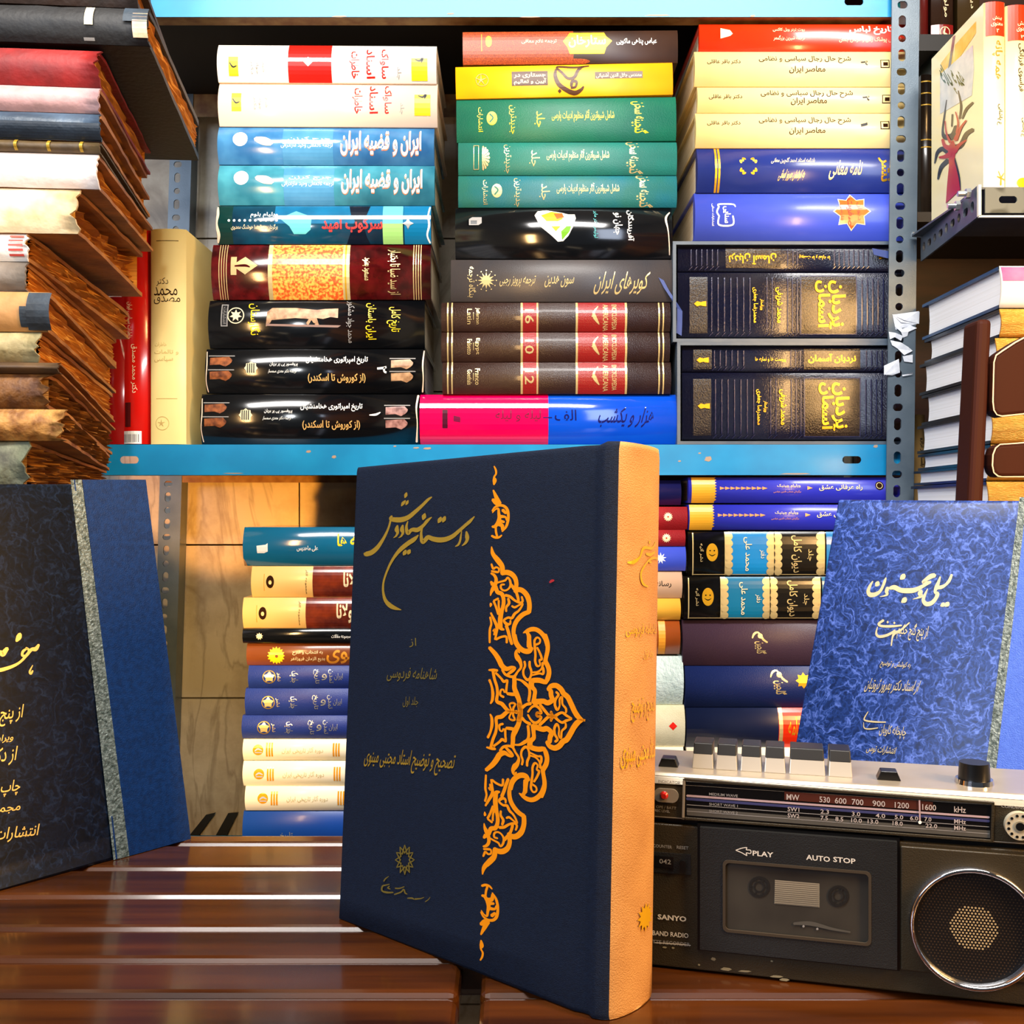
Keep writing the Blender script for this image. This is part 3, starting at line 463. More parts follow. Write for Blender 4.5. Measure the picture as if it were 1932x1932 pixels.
def vol_thick(y0, y1, dx): 
    m = (y0+y1)/2; yo = y0-515
    return [('r', 1300+dx, y0+8, 1334+dx, y1-8, M('dark_panel_leather', '#0c0d18', .3, 0, .3, bump=.5, bscale=700)), ('r', 1509+dx, y0+5, 1616+dx, y1-5, RIDGE), ('r', 1511+dx, y0+7, 1614+dx, y1-7, LPAN)]+ridges([1341+dx+i*12 for i in range(7)], y0+4, y1-5)+ridges([1445+dx, 1455+dx, 1484+dx, 1493+dx, 1502+dx], y0+4, y1-5)+ridges([1624+dx+i*10 for i in range(5)], y0+4, y1-5)+nib(1308+dx, m-2)+[('t', 'نردبان', 1560+dx, 530+yo, 1594+dx, 617+yo, GOLD, 90, .03), ('t', 'آسمان', 1536+dx, 530+yo, 1568+dx, 622+yo, GOLD, 90, .03), ('t', 'محمد شریفی', 1461+dx, 543+yo, 1476+dx, 610+yo, GOLD, 90, .02), ('t', 'محمدرضا جعفری', 1418+dx, 543+yo, 1429+dx, 610+yo, GOLD, 90, .02), ('t', 'ویراستار', 1432+dx, 565+yo, 1440+dx, 586+yo, GOLD, 90, .02)]
G4 = 'volumes standing in the slipcases'
slipcase('slate blue slipcase directly under the periwinkle book', (1270, 455.5, 1711, 645))
def ribbon1(t, s, tl):
    mb = MB()
    for path, w in (([(1246, 466, -.004), (1256, 486, -.005), (1268, 505, -.006), (1281, 524, -.004), (1281, 548, -.003), (1280, 570, -.0025)], 5), ):
        v = []
        for x, y, d in path:
            a, c = tl(x, y); v += [(a-w*s, d, c+w*.55*s), (a+w*s, d, c-w*.55*s)]
        n = len(path); v2 = [(x, y+.0006, z) for x, y, z in v]; f = [(2*i, 2*i+1, 2*i+3, 2*i+2) for i in range(n-1)]
        mb.add(v+v2, f+[tuple(j+2*n for j in q) for q in f], RIB)
    o = mb.build('ribbon', t); o['label'] = 'dark blue ribbon marker'
def ribbon2(t, s, tl):
    mb = MB(); v = [tl(*q) for q in ((1640, 448), (1643, 460), (1684, 471), (1684, 456))]
    n = 4; mb.add([(a, -.010, c) for a, c in v]+[(a, -.0094, c) for a, c in v], [(0, 1, 2, 3), (4, 5, 6, 7)]+[(i, (i+1) % 4, 4+(i+1) % 4, 4+i) for i in range(4)], RIB); mb.build('ribbon', t)['label'] = 'pale blue ribbon end'
book('thin dark leather volume with gold title upside down in the upper slipcase', (1278, 464, 1703, 513), A+.003, LEA, [('r', 1368, 468, 1472, 506, LPAN), ('t', 'نردبان آسمان', 1374, 478, 1464, 500, GOLD, 180, .03), ('t', 'پیوست‌ها و نمایه‌ها'.replace('\u200c', ' '), 1507, 481, 1565, 491, GOLD, 180, .012)]+ridges([1302+i*10 for i in range(6)], 467, 508)+ridges([1484, 1494, 1502], 467, 508)+ridges([1572+i*9 for i in range(8)], 467, 508)+nib(1680, 485, -1), b=.002, p=6, group=G4, depth=.2, extra=ribbon2)
book('thick dark leather volume with large gold title in the upper slipcase', (1278, 514, 1703, 637), A+.003, LEA, vol_thick(515, 637, 0), b=.002, p=6, group=G4, depth=.2, extra=ribbon1)
slipcase('slate blue slipcase lowest in the right pile, resting on the blue shelf', (1278, 645.5, 1711, 838.5))
book('thin dark leather volume with gold title upright in the lower slipcase', (1286, 653, 1703, 702), A+.003, LEA, [('r', 1516, 658, 1622, 698, LPAN), ('t', 'نردبان آسمان', 1524, 668, 1614, 686, GOLD, 0, .03), ('t', 'پیوست ها و نمایه ها', 1424, 674, 1482, 684, GOLD, 0, .012), ('r', 1307, 660, 1342, 698, MATS['dark_panel_leather'])]+ridges([1346+i*11 for i in range(6)], 657, 697)+ridges([1490, 1499, 1508], 657, 697)+ridges([1632+i*10 for i in range(6)], 657, 697)+nib(1313, 680), b=.002, p=6, group=G4, depth=.2)
book('thick dark leather volume with large gold title in the lower slipcase', (1286, 703, 1703, 830), A+.003, LEA, vol_thick(707, 830, 7), b=.002, p=6, group=G4, depth=.2)
# ---- upright books at the left end of the shelf
G5 = 'books standing at the left end of the blue shelf'
DRED = gl('dark_red_laminate', '#8e0c0a', rough=.25); RED2 = gl('scarlet_laminate', '#d01208', '#c01008', scale=20, rough=.25)
book('thin dark red book standing half behind the old brown books', (219, 560, 254, 838.5), A+.006, DRED, [('l', [(246, 640, 2), (250, 660, 3), (254, 680, 2)], STONE2)], upright=True, b=.003, group=G5, depth=.15)
book('scarlet book with a white barcode sticker at its foot', (258, 430, 316, 838.5), A+.004, RED2, [('t', 'خاطرات سیاسی ایران', 271, 570, 283, 640, CREAMINK, 90), ('t', 'دکتر محمد مصدق', 280, 650, 293, 742, CREAMINK, 90), ('r', 268, 760, 280, 806, M('crimson_ink', '#5a0404', .4)), ('r', 257.5, 814, 300, 838, WHITE)]+[('r', 261+i*3.3, 820, 261+i*3.3+(1.9 if i % 3 else 1.1), 835, GREYINK) for i in range(11)], upright=True, b=.008, p=2, group=G5, depth=.16)
CRM2 = gl('cream_paper_spine', '#f3dd96', '#ecd388', scale=10, rough=.5, coat=0)
book('tall cream book with handwritten style title standing beside the left pile', (318, 432, 385, 838.5), A, CRM2, [('t', 'دکتر', 330, 524, 353, 540, BROWNINK, 0, 0), ('t', 'محمد', 325, 541, 370, 558, BROWNINK, 0, 0), ('t', 'مصدق', 325, 556, 375, 574, BROWNINK, 0, 0), ('t', 'خاطرات', 327, 646, 350, 656, M('tan_ink', '#c9a860', .6)), ('t', 'و تالمات', 326, 660, 372, 670, MATS['tan_ink']), ('t', 'سیاسی', 326, 672, 362, 684, MATS['tan_ink']), ('r', 330, 454, 372, 455.2, BROWNINK), ('r', 330, 752, 370, 753, MATS['tan_ink']), ('s', 340, 799, 2, 8, 5, MATS['tan_ink']), ('o', 342, 799, 13, .8, MATS['tan_ink'])], upright=True, b=.004, p=3, group=G5, depth=.2)
# ---- lower bay, left pile
G6 = 'books lying in the left pile under the blue shelf'
TEALG2 = gl('petrol_laminate', '#0f5f86', '#126a90', scale=12, rough=.15, coat=.7)
book('petrol blue glossy book topmost of the pile below the shelf', (460, 994, 872, 1067.5), A, TEALG2, [('p', [(486, 1029), (503, 1027), (507, 1024), (507, 1040), (500, 1043), (487, 1043)], WHITE), ('t', 'علی ماهدیس', 562, 1029, 602, 1040, WHITE, 0, .02), ('t', 'افسانه ها', 638, 1006, 720, 1030, YEL, 0, .03), ('l', [(458, 1052, 3), (462, 1064, 6), (464, 1078, 4)], STONE)], b=.008, group=G6)
SAND = gl('sand_laminate', '#efc67c', '#e8b35e', scale=9, rough=.35, coat=.2); MAH = gl('mahogany_marbled', '#571a12', '#8a3418', scale=60, rough=.2)
def sand(x, y, split): return [('r', split, y-4, 900, y+62, MAH), ('c', x+36, y+29, 7.5, BROWNINK, 12), ('c', x+36, y+30, 3, SAND, 4), ('r', x+24, y+14, x+25.2, y+46, OCH), ('t', 'مجموعه آثار', split-14, y+6, split-9, y+52, BROWNINK, 90), ('t', 'مولانا', split+58, y+8, split+100, y+48, CREAMINK, 0, .03), ('t', 'جلال', split+110, y+8, split+150, y+48, CREAMINK, 0, .03)]
book('sand and mahogany book directly under the petrol blue one', (475, 1068, 880, 1126.5), A+.002, SAND, sand(475, 1068, 591), b=.006, group=G6)
book('sand and mahogany book lying on the thin black one', (459, 1127, 866, 1185), A+.001, SAND, sand(461, 1127, 578), b=.006, group=G6)
book('thin black book with small white star emblem, between mahogany and brown books', (458, 1185.5, 868, 1213), A, BLK, [('s', 490, 1200, 4.5, 7, 9, CREAMINK), ('t', 'مجموعه مقالات', 626, 1196, 662, 1205, WHITE)], b=.003, group=G6)
COPP = gl('copper_brown_laminate', '#7a3f1c', '#8a4a24', scale=10, rough=.3)
book('copper brown book with a yellow sun disc', (466, 1213.5, 876, 1255), A+.003, COPP, [('s', 522, 1236, 13, 17, 16, YEL), ('c', 523, 1237, 3, COPP), ('t', 'به انتخاب و شرح', 553, 1226, 610, 1235, CREAMINK, 0, .01), ('t', 'بدیع الزمان فروزانفر', 549, 1238, 614, 1248, CREAMINK, 0, .01), ('t', 'مثنوی', 617, 1218, 700, 1252, OCH, 0, .02)], b=.005, group=G6)
ROYD = cl('royal_blue_cloth', '#1b2f7c', '#213a8e', scale=18, rough=.45)
def roy(x, y, h):
    m = y+h/2; return [('o', x+43, m, 12.5, 1.5, DULLGOLD), ('s', x+43, m, 7, 11, 5, PALEGOLD), ('t', 'نشر', x+57, m-8, x+65, m+8, PALEGOLD, 90), ('t', 'جلد یک', x+82, m-11, x+98, m+11, SILVER, 90, .01), ('t', 'تاریخ', x+126, m-14, x+138, m+13, SILVER, 90, .01), ('t', 'و', x+142, m-6, x+152, m+6, SILVER), ('t', 'تمدن', x+154, m-14, x+164, m+12, SILVER, 90, .01), ('t', 'ایران', x+166, m-7, x+182, m+6, SILVER)]
book('royal blue cloth book just under the copper brown book', (469, 1255.5, 876, 1298), A+.002, ROYD, roy(466, 1255, 42), b=.005, group=G6)
book('royal blue cloth book between two slimmer royal blue ones', (463, 1298.5, 870, 1349), A+.001, ROYD, roy(464, 1299, 50), b=.005, group=G6)
book('royal blue cloth book resting on the white ones', (457, 1349.5, 864, 1393), A, ROYD, roy(456, 1350, 43), b=.005, group=G6)
IVORY = gl('ivory_laminate', '#fdf5da', rough=.3, coat=.25)
def ivo(x, y, h):
    m = y+h/2; g = gl('apricot_ink', '#e89a18'); return [('c', x+29, m, 10, g), ('l', [(x+23, m+2, 2), (x+29, m-2, 3), (x+36, m+1, 2)], M('lilac_ink', '#a9b4cf', .4)), ('r', x+23, m+4, x+36, m+6, MATS['lilac_ink'])]+[('r', x+44+i*5, m-13, x+47+i*5, m+13, g) for i in range(3)]+[('r', x+170+i*5, m-13, x+173+i*5, m+13, g) for i in range(3)]+[('t', 'دوره آثار تاریخی ایران', x+74, m-5, x+152, m+7, M('faint_ink', '#d8c9a0', .4))]
book('ivory book with orange disc and bars, topmost of the three ivory ones', (459, 1393.5, 868, 1434), A+.001, IVORY, ivo(459, 1393, 40), b=.005, group=G6)
book('ivory book with orange disc and bars, middle of the three ivory ones', (459, 1434.5, 868, 1482.5), A+.001, IVORY, ivo(461, 1434, 48), b=.006, group=G6)
book('ivory book with orange disc and bars, lowest of the three ivory ones', (463, 1483, 872, 1529), A+.001, IVORY, ivo(468, 1480, 48), b=.005, group=G6)
book('deep blue book at the foot of the pile, half hidden by the table edge', (459, 1529.5, 868, 1602), A, gl('deep_blue_laminate', '#0b3f92', '#0d48a2', scale=10, rough=.35, coat=.15), [('t', 'تاریخ', 530, 1566, 554, 1585, SILVER)], b=.007, group=G6)
# ---- lower bay, middle pile (its right ends show beside the standing book)
G7 = 'books lying in the middle pile under the blue shelf'
def daisy(x, y): return [('s', x, y, 6, 9, 14, CREAMINK), ('c', x, y, 1.6, RED2)]
INDI = gl('indigo_laminate', '#141446', rough=.3)
book('dark indigo book end topmost beside the tan spine', (885, 906, 1285, 953), A+.004, INDI, [], b=.006, group=G7)
CRIM = cl('crimson_cloth', '#a80d12', '#950b10', scale=30)
book('crimson cloth book end with gold daisy, thicker upper one', (895, 956, 1297, 999), A+.002, CRIM, daisy(1260, 975), b=.005, group=G7)
book('crimson cloth book end with gold daisy, thinner lower one', (892, 999.5, 1293, 1030.5), A+.002, CRIM, daisy(1257, 1015), b=.004, group=G7)
book('mid blue book end with white emblem under the crimson ones', (892, 1031, 1294, 1077), A+.002, PERI, [('s', 1246, 1053, 5, 11, 9, WHITE)], b=.005, group=G7)
book('beige book end with black lettering', (886, 1077.5, 1287, 1128.5), A+.003, gl('beige_laminate', '#d2a47e', '#dbb08c', scale=10, rough=.3), [('t', 'رسانه', 1236, 1095, 1266, 1108, BLACKINK, 0, .02)], b=.006, group=G7)
book('amber yellow book end between beige and rust brown ones', (884, 1129, 1284, 1169.5), A+.003, gl('amber_laminate', '#eca630', '#f2b23c', scale=20, rough=.35), [], b=.006, group=G7)
book('rust brown book end with a gold band', (883, 1170, 1283, 1234), A+.003, gl('rust_laminate', '#8f3f12', '#a04a18', scale=20, rough=.3), [('r', 1242, 1168, 1255, 1236, OCH)], b=.008, group=G7)
MINT = cl('pale_mint_embossed', '#d8e6dc', '#c6d8cd', scale=60, rough=.35, bump=1, bscale=260)
book('pale mint embossed book end, thickest of its pile', (890, 1237, 1289, 1329), A+.002, MINT, [], b=.010, group=G7)
IVC = cl('ivory_rough_cloth', '#e9dcb4', '#ddcfa4', scale=40, rough=.6)
book('ivory book end with a red diamond', (892, 1330, 1292, 1409), A+.002, IVC, [('s', 1269, 1367, 5.6, 8, 4, REDINK)], b=.008, group=G7)
book('white book end with circle emblem behind the radio keys', (890, 1409.5, 1290, 1500), A+.002, IVORY, [('o', 1256, 1434, 17, 1.2, BLACKINK), ('t', 'ج', 1250, 1428, 1258, 1437, BLACKINK)], b=.006, group=G7)
book('book end at the foot of the middle pile behind the radio', (890, 1500.5, 1290, 1602), A+.002, INDI, [], b=.006, group=G7)
# ---- lower bay, right pile
G8 = 'books lying in the right pile under the blue shelf'
VIO = gl('blue_violet_laminate', '#2a2fb2', '#3438be', scale=8, rough=.3, coat=.3); MUST = gl('mustard_ink', '#e8a62a', rough=.35, coat=.2); SALM = gl('salmon_ink', '#f2a05e')
def rah(x, y, h):
    m = y+h*.42; r = [('p', [(x, y-4), (x+43, y-4)]+[q for i in range(9) for q in ((x+47, y-1+i*h/9), (x+43, y-1+(i+.5)*h/9))]+[(x+43, y+h+4), (x, y+h+4)], MUST)]
    r += [('p', [(x+53+i*10, m-3), (x+63+i*10, m), (x+53+i*10, m+3)], SALM) for i in range(9)]
    return r+[('p', [(x+218, m-4), (x+228, m-.5), (x+218, m+3)], SALM), ('t', 'ویلیام چیتیک', x+161, m-8, x+205, m, CREAMINK, 0, .01), ('t', 'برگردان شهاب الدین عباسی', x+154, m+4, x+206, m+9, SALM), ('t', 'راه عرفانی عشق', x+240, m-7, x+322, m+5, CREAMINK, 0, .02), ('c', x+354, m-5, 8, BROWNINK), ('o', x+354, m-5, 6, 1, CREAMINK)]
book('blue violet book with mustard zigzag end, directly under the blue shelf', (1297, 900.5, 1700, 949), A, VIO, rah(1303, 901, 48), b=.005, group=G8)
book('blue violet book with mustard zigzag end, lying on the black and gold books', (1297, 952, 1700, 1000), A+.001, VIO, rah(1299, 952, 47), b=.005, group=G8)
JET = gl('jet_laminate', '#0c0a08', rough=.2, coat=.5); CERU = gl('cerulean_ink', '#0d84c2', '#0a7cb8', scale=20, rough=.25)
def jet(x, y, h, m):
    r = [('r', x+61, y-2, x+250, y+h, PALEGOLD), ('r', x+70, y-2, x+146, y+h, m), ('r', x+163, y-2, x+240, y+h, JET), ('r', x+253, y-2, x+300, y+h, m), ('r', x, y, x+2, y+h, PALEGOLD), ('r', x, y+h-2, x+330, y+h-.6, PALEGOLD), ('r', x+154, y-2, x+156, y+h, JET)]
    n = 6
    for i in range(n):
        yy = y+h*(i+.5)/n; r += [('c', x+69, yy, h/n*.55, PALEGOLD), ('c', x+147, yy, h/n*.55, PALEGOLD), ('c', x+162, yy, h/n*.55, PALEGOLD), ('c', x+241, yy, h/n*.55, PALEGOLD)]
    return r+[('c', x+37, y+h*.46, 11, GOLD, 17), ('l', [(x+31, y+h*.5, 1), (x+37, y+h*.54, 2), (x+43, y+h*.5, 1)], JET), ('c', x+33, y+h*.42, 1.4, JET), ('c', x+41, y+h*.42, 1.4, JET), ('t', 'نشر آتیه', x+13, y+h*.25, x+21, y+h*.68, PALEGOLD, 90), ('t', 'محمد علی', x+96, y+h*.1, x+112, y+h*.9, CREAMINK, 90, .01), ('t', 'دفتر', x+126, y+h*.4, x+138, y+h*.6, CREAMINK, 90), ('t', 'دیوان کامل', x+186, y+h*.06, x+206, y+h*.94, PALEGOLD, 90, .01), ('t', 'جلد', x+216, y+h*.38, x+228, y+h*.66, PALEGOLD, 90)]
book('black and bright blue book with gold scallop bands and face disc, upper of two', (1297, 1003, 1700, 1086.5), A+.001, JET, jet(1305, 1005, 80, CERU), b=.003, p=4, group=G8)
book('black and teal blue book with gold scallop bands and face disc, lower of two', (1289, 1087, 1692, 1168), A, JET, jet(1297, 1090, 77, gl('teal_ink', '#0b6d92', rough=.25)), b=.003, p=4, group=G8)
def flower(x, y, s): return [('c', x+7*s, y-10*s, 4.6*s, PALEGOLD), ('l', [(x-8*s, y-6*s, 2), (x-4*s, y-14*s, 4), (x+4*s, y-16*s, 3), (x+12*s, y-4*s, 4), (x+20*s, y+2*s, 3)], PALEGOLD), ('t', 'گلچین', x-6*s, y, x+20*s, y+24*s, PALEGOLD, 90, .02)]
book('plum grey cloth book with a small gold flourish', (1285, 1168.5, 1690, 1255.5), A+.002, cl('plum_cloth', '#3d2a3c', '#442f3c', scale=14, rough=.45), flower(1424, 1208, 1), b=.008, group=G8)
book('navy cloth book with a gold flourish under the plum grey one', (1290, 1256, 1695, 1334), A+.002, cl('navy_cloth', '#0d2058', '#10255f', scale=14, rough=.45), flower(1460, 1282, 1.1)+[('s', 1513, 1282, 10, 15, 8, GOLD)], b=.008, group=G8)
book('dark navy book with a vermilion label panel', (1292, 1334.5, 1697, 1410), A+.002, gl('midnight_laminate', '#0d1838', '#111d42', scale=10, rough=.35, coat=.2), [('r', 1466, 1330, 1580, 1415, gl('vermilion_panel', '#dd2a08', rough=.3)), ('r', 1467, 1330, 1474, 1415, PALEGOLD), ('t', 'شاهنامه', 1484, 1350, 1530, 1385, GOLD)], b=.008, group=G8)
book('cream white book behind the radio keys under the vermilion labelled book', (1294, 1410.5, 1699, 1500), A, IVORY, [], b=.006, group=G8)
book('book at the foot of the right pile behind the radio', (1294, 1500.5, 1699, 1602), A+.001, INDI, [], b=.006, group=G8)
mb = MB(); RIS = M('riser_board', '#4a3520', .6, hex2='#5a4228', scale=10); za, zb = P(0, 1729.3, 1.15).z, P(0, 1603, 1.15).z
xa, xb = P(464, 0, 1.15).x, P(1698, 0, 1.15).x; c = Vector(((xa+xb)/2, 1.26, za))
mb.box((xa, 1.156, za), (xb, 1.36, zb), RIS, lambda p: p-c); t = thing('riser_board', 'dark wooden riser board under the piles, behind the table edge', 'board', c); mb.build('riser_body', t)
# two thin dark diagonal stripes in front of the tiled wall, at the table edge
BLACKM = M('black_stripe', '#0b0907', .7)
for lab, q in (('black strap crossing the tiles, nearer the pile of ivory books', [(430, 1535), (449, 1533), (410, 1610), (388, 1610)]), ('black strap crossing the tiles, nearer the marbled navy book', [(388, 1538), (406, 1534), (350, 1610), (330, 1610)])):
    mb = MB(); c = P(q[3][0], q[3][1], WD-.006); v = [P(x, y, WD-.006)-c for x, y in q]
    mb.add(v+[p+Vector((0, .003, 0)) for p in v], [(0, 1, 2, 3), (4, 5, 6, 7)]+[(i, (i+1) % 4, 4+(i+1) % 4, 4+i) for i in range(4)], BLACKM)
    tag(mb.build('stripe', loc=c), lab, 'stripe')
# ------------------------------------------------------------------ old books at the left
PLY = M('dark_plywood', '#1d120a', .6, hex2='#25170c', scale=8, stretch=(1, 6, 1))
mb = MB(); mb.box((-.34, -.182, 0), (.0, .2, ZC+.0132), PLY); t = thing('side_cabinet', 'dark plywood side cabinet behind the left display book, under the old books', 'cabinet', (-.405, .93, 0)); mb.build('cabinet_body', t)
def old(label, fr, bk, cover, Df=.80, Db=1.05, tat=0, pages=OLDPAGES, left=None, board=.003, decals=None, recess=.012, cover_top=True, rag=.0025, bul=.006):
    """worn book seen from its spine and right end: fr=(x, ytop, ybot) at the spine, bk=(x, ytop, ybot) at the far edge"""
    a0, a1 = P(fr[0], fr[1], Df), P(fr[0], fr[2], Df); b0, b1 = P(bk[0], bk[1], Db), P(bk[0], bk[2], Db)
    lw = .20 if left is None else left
    org = (a1+b1)/2-Vector((lw/2, 0, 0)); t = thing('old_book', label, 'book', org, group='old books in the leaning pile at the left')
    sk = Vector((-1, 0, 0)); q = (b1-a1); sk = Vector((-1, -.4*q.x/q.y*-1 if q.y else 0, 0)); sk = Vector((-1, .45*q.x/q.y, 0))
    def T(u, v, w):                                   # u 0 right end .. 1 left end, v 0 spine .. 1 far edge, w 0 bottom .. 1 top
        p = (a1*(1-w)+a0*w)*(1-v)+(b1*(1-w)+b0*w)*v
        return p+sk*(u*lw)-org
    H = (a0.z-a1.z); bt = min(board/H, .16); bd = board/(b0-a0).length
    mb = MB(); rnd = random.Random(hash(label) % 1000 if False else len(label)*7+int(fr[1]))
    # boards with a worn, nicked right edge, and a rounded spine
    N = 14
    for lo, hi in ((0, bt), (1-bt, 1)):
        e = [tat*(.4+.6*rnd.random())*.012 if i not in (0,) else tat*.016 for i in range(N+1)]
        v = []
        for w in (lo, hi):
            v += [T(e[i], i/N, w) for i in range(N+1)]+[T(1, i/N, w) for i in range(N+1)]
        k = N+1; f = []
        for i in range(N):
            f += [(i, i+1, k+i+1, k+i), (2*k+i, 2*k+i+1, 3*k+i+1, 3*k+i), (i, i+1, 2*k+i+1, 2*k+i), (k+i, k+i+1, 3*k+i+1, 3*k+i)]
        f += [(0, k, 3*k, 2*k), (N, k+N, 3*k+N, 2*k+N)]
        mb.add(v, f, OB('worn_board', '#b0702c', '#7d4716', scale=30) if tat >= .5 and label[:3] != 'red' else cover)
    n = 10; U = 12; v = []
    for j in range(U+1):
        for i in range(n+1):
            w = i/n; e = tat*.05*abs(mnoise.noise(Vector((w*4, fr[1]*.37, 1)))) if j == 0 else j/U
            y = -bul*(1-(2*w-1)**2)-.0008; wob = .0012*mnoise.noise(Vector((j*.9, w*3, fr[1])))*(1 if tat else .3)
            v.append(T(e, 0, w)+Vector((0, y+wob, 0)))
    f = [(j*(n+1)+i, j*(n+1)+i+1, (j+1)*(n+1)+i+1, (j+1)*(n+1)+i) for j in range(U) for i in range(n)]
    m = len(v); v2 = [p+Vector((0, .0022, 0)) for p in v]
    edge = [(i, i+1, m+i+1, m+i) for i in range(n)]
    mb.add(v, f, cover, True); mb.add(v2, f, cover, True); o = len(mb.v)-2*m; k = mb.mi(cover)
    for q in edge: mb.f.append([x+o for x in q]); mb.m.append(k); mb.s.append(False)
    for d in (decals or []):
        u0, u1, w0, w1, mm = d; vv = []
        for i in range(7):
            w = w0+(w1-w0)*i/6; y = -bul*(1-(2*w-1)**2)-.0024
            for uu in (u0, u1): vv.append(T(uu, 0, w)+Vector((0, y, 0)))
        mb.add(vv, [(2*i, 2*i+1, 2*i+3, 2*i+2) for i in range(6)], mm)
    mb.build('cover', t, recalc=False)
    # leaves: ragged right edge, one strip per gathering
    pb = MB(); NW = 26; NV = 16; v = []
    for j in range(NW+1):
        w = bt+(1-2*bt)*j/NW; r0 = rnd.random()
        for i in range(NV+1):
            x = recess/lw*(.5+.5*r0)+rag/lw*(mnoise.noise(Vector((i*.7, j*.9, fr[1])))+.6*rnd.random())*(1.6 if tat else .5)
            v.append(T(max(x, .002), .02+.96*i/NV, w))
    f = [(j*(NV+1)+i, j*(NV+1)+i+1, (j+1)*(NV+1)+i+1, (j+1)*(NV+1)+i) for j in range(NW) for i in range(NV)]
    pb.add(v, f, pages)
    c = [T(.98, y, w) for w in (bt, 1-bt) for y in (.02, .98)]; tl = [T(.03, y, w) for w in (bt, 1-bt) for y in (.02, .98)]
    pb.add(c+tl, [(0, 1, 3, 2), (0, 1, 5, 4), (2, 3, 7, 6), (0, 2, 6, 4), (1, 3, 7, 5)], pages)
    pb.build('page_block', t, recalc=False); return t
OB = lambda n, h, h2=None, r=.6, **k: M(n, h, r, hex2=h2, scale=k.pop('scale', 45), bump=k.pop('bump', .5), bscale=k.pop('bscale', 180), **k)
K1 = OB('worn_black_cloth', '#060404', '#0f0a06'); TORN = OB('torn_board', '#e3c7ad', '#c79a6a'); TAN = OB('tan_board', '#d08a3a', '#b06a22')
old('dark brown folio topmost of the old pile, above the black folio', (262, -60, 17), (345, 175, 228), OB('dark_brown_hide', '#1c0f06', '#2a1709'), Db=1.08, board=.004)
def black_extra(t):
    for o in t.children:
        if o.name.startswith('cover'): break
old('large black folio with a pale paper tab on its spine', (284, 19, 88), (376, 228, 303), K1, Db=1.066, board=.004, recess=.003, tat=.3, decals=[(.0, .09, .55, .98, OB('slate_cloth', '#2f3c48', '#1f2a33')), (.0, .055, .15, .8, TORN), (.20, .232, .42, .96, M('pale_tab_paper', '#d3c29a', .7)), (.2, .24, .05, .12, GREYINK)])
REDC = OB('faded_red_cloth', '#8c0f08', '#6b0a06')
old('red cloth book with a frayed tan flap, under the black folio', (194, 98, 167), (286, 285, 330), REDC, tat=.8, Db=1.04, decals=[(.45, 1, .72, .99, TAN)])
old('dusty pink book under the red cloth one', (193, 168, 216), (280, 330, 372), OB('dusty_pink_cloth', '#b98f8c', '#a3807c', scale=70), tat=.6, Db=1.04, recess=.016)
SLATE = OB('slate_blue_cloth', '#46586a', '#2b3947', r=.4)
old('slate blue book with rolled spine in the old pile', (195, 217, 268), (284, 372, 410), SLATE, tat=.5, Db=1.05, decals=[(.0, 1, .02, .55, OB('dark_slate_cloth', '#1c2733', '#111a24', r=.45))], recess=.018)
old('thin brown book with gold ribs on its spine', (192, 270, 292), (280, 410, 428), OB('ribbed_brown_hide', '#3a2a12', '#55401c'), tat=.2, Db=1.04, decals=[(x, x+.012, .05, .95, DULLGOLD) for x in (.06, .18, .30, .42)], bul=.004)
old('off white vellum book, clean and pale, under the gold ribbed one', (190, 292.5, 358), (290, 430, 475), OB('off_white_vellum', '#eadbd2', '#cdb6a8', scale=25), tat=.5, Db=1.04, recess=.014)
old('cream book with torn yellow corner below the vellum one', (154, 359, 442), (272, 478, 560), OB('torn_cream_paper', '#ead9b0', '#b89058', scale=28), tat=1, Db=1.03, recess=.018, rag=.007)
old('white paper book with red stripes at the end of its spine', (62, 442, 494), (246, 590, 640), OB('white_paper_wrap', '#f4eee4', '#e6d3bd', scale=30), tat=.9, Db=1.03, recess=.002, rag=.006, decals=[(.02, .075, .14+.17*i, .21+.17*i, M('stripe_red', '#c9483c', .6)) for i in range(5)])
old('grey buckram book in the middle of the old pile', (56, 495, 551), (222, 640, 690), OB('grey_brown_buckram', '#77695a', '#5c4f42'), tat=.6, Db=1.03, recess=.003)
old('tan book with a black torn corner patch', (96, 552, 627), (221, 691, 742), OB('tan_hide', '#b8874e', '#9c6a34', scale=30), tat=.6, Db=1.02, decals=[(-.01, .075, .03, .97, OB('black_patch', '#10151b', '#26333f')), (.075, .1, .1, .6, MATS['black_patch'])], recess=.008)
old('pale olive book with crumpled spine', (80, 628, 684), (216, 743, 792), OB('pale_olive_paper', '#b9a878', '#8f7f54', scale=60, bump=1), tat=.8, Db=1.01, recess=.004)
old('thin dark brown book sagging over the ragged pages', (118, 685, 706), (219, 794, 812), OB('sagging_hide', '#3f2a16', '#5c4326'), tat=.5, Db=1.0, board=.002)
RAGP = M('ragged_pages', '#c98a30', .9, hex2='#6a3a0e', scale=70, amt=.8, stretch=(.5, .5, 5), bump=.8, bscale=200)
old('ragged coverless bundle of brown leaves, upper one', (104, 707, 772), (216, 813, 858), OB('ragged_brown_paper', '#8a5a22', '#55310f', scale=80, bump=1.4), tat=1.4, Db=1.0, pages=RAGP, rag=.012, recess=.004)
old('ragged bundle of yellowed leaves with curled corner', (128, 773, 832), (212, 859, 888), OB('yellowed_leaves', '#c8924a', '#7d4d18', scale=80, bump=1.4), tat=1.4, Db=.99, pages=RAGP, rag=.012, recess=.002)
old('coverless yellow brown text block at the bottom of the old pile', (62, 833, 931), (206, 889, 938), OB('mossy_grey_cloth', '#7d8065', '#4c4a3a', scale=60, bump=1), tat=1.2, Db=.98, pages=RAGP, rag=.010, recess=.004)
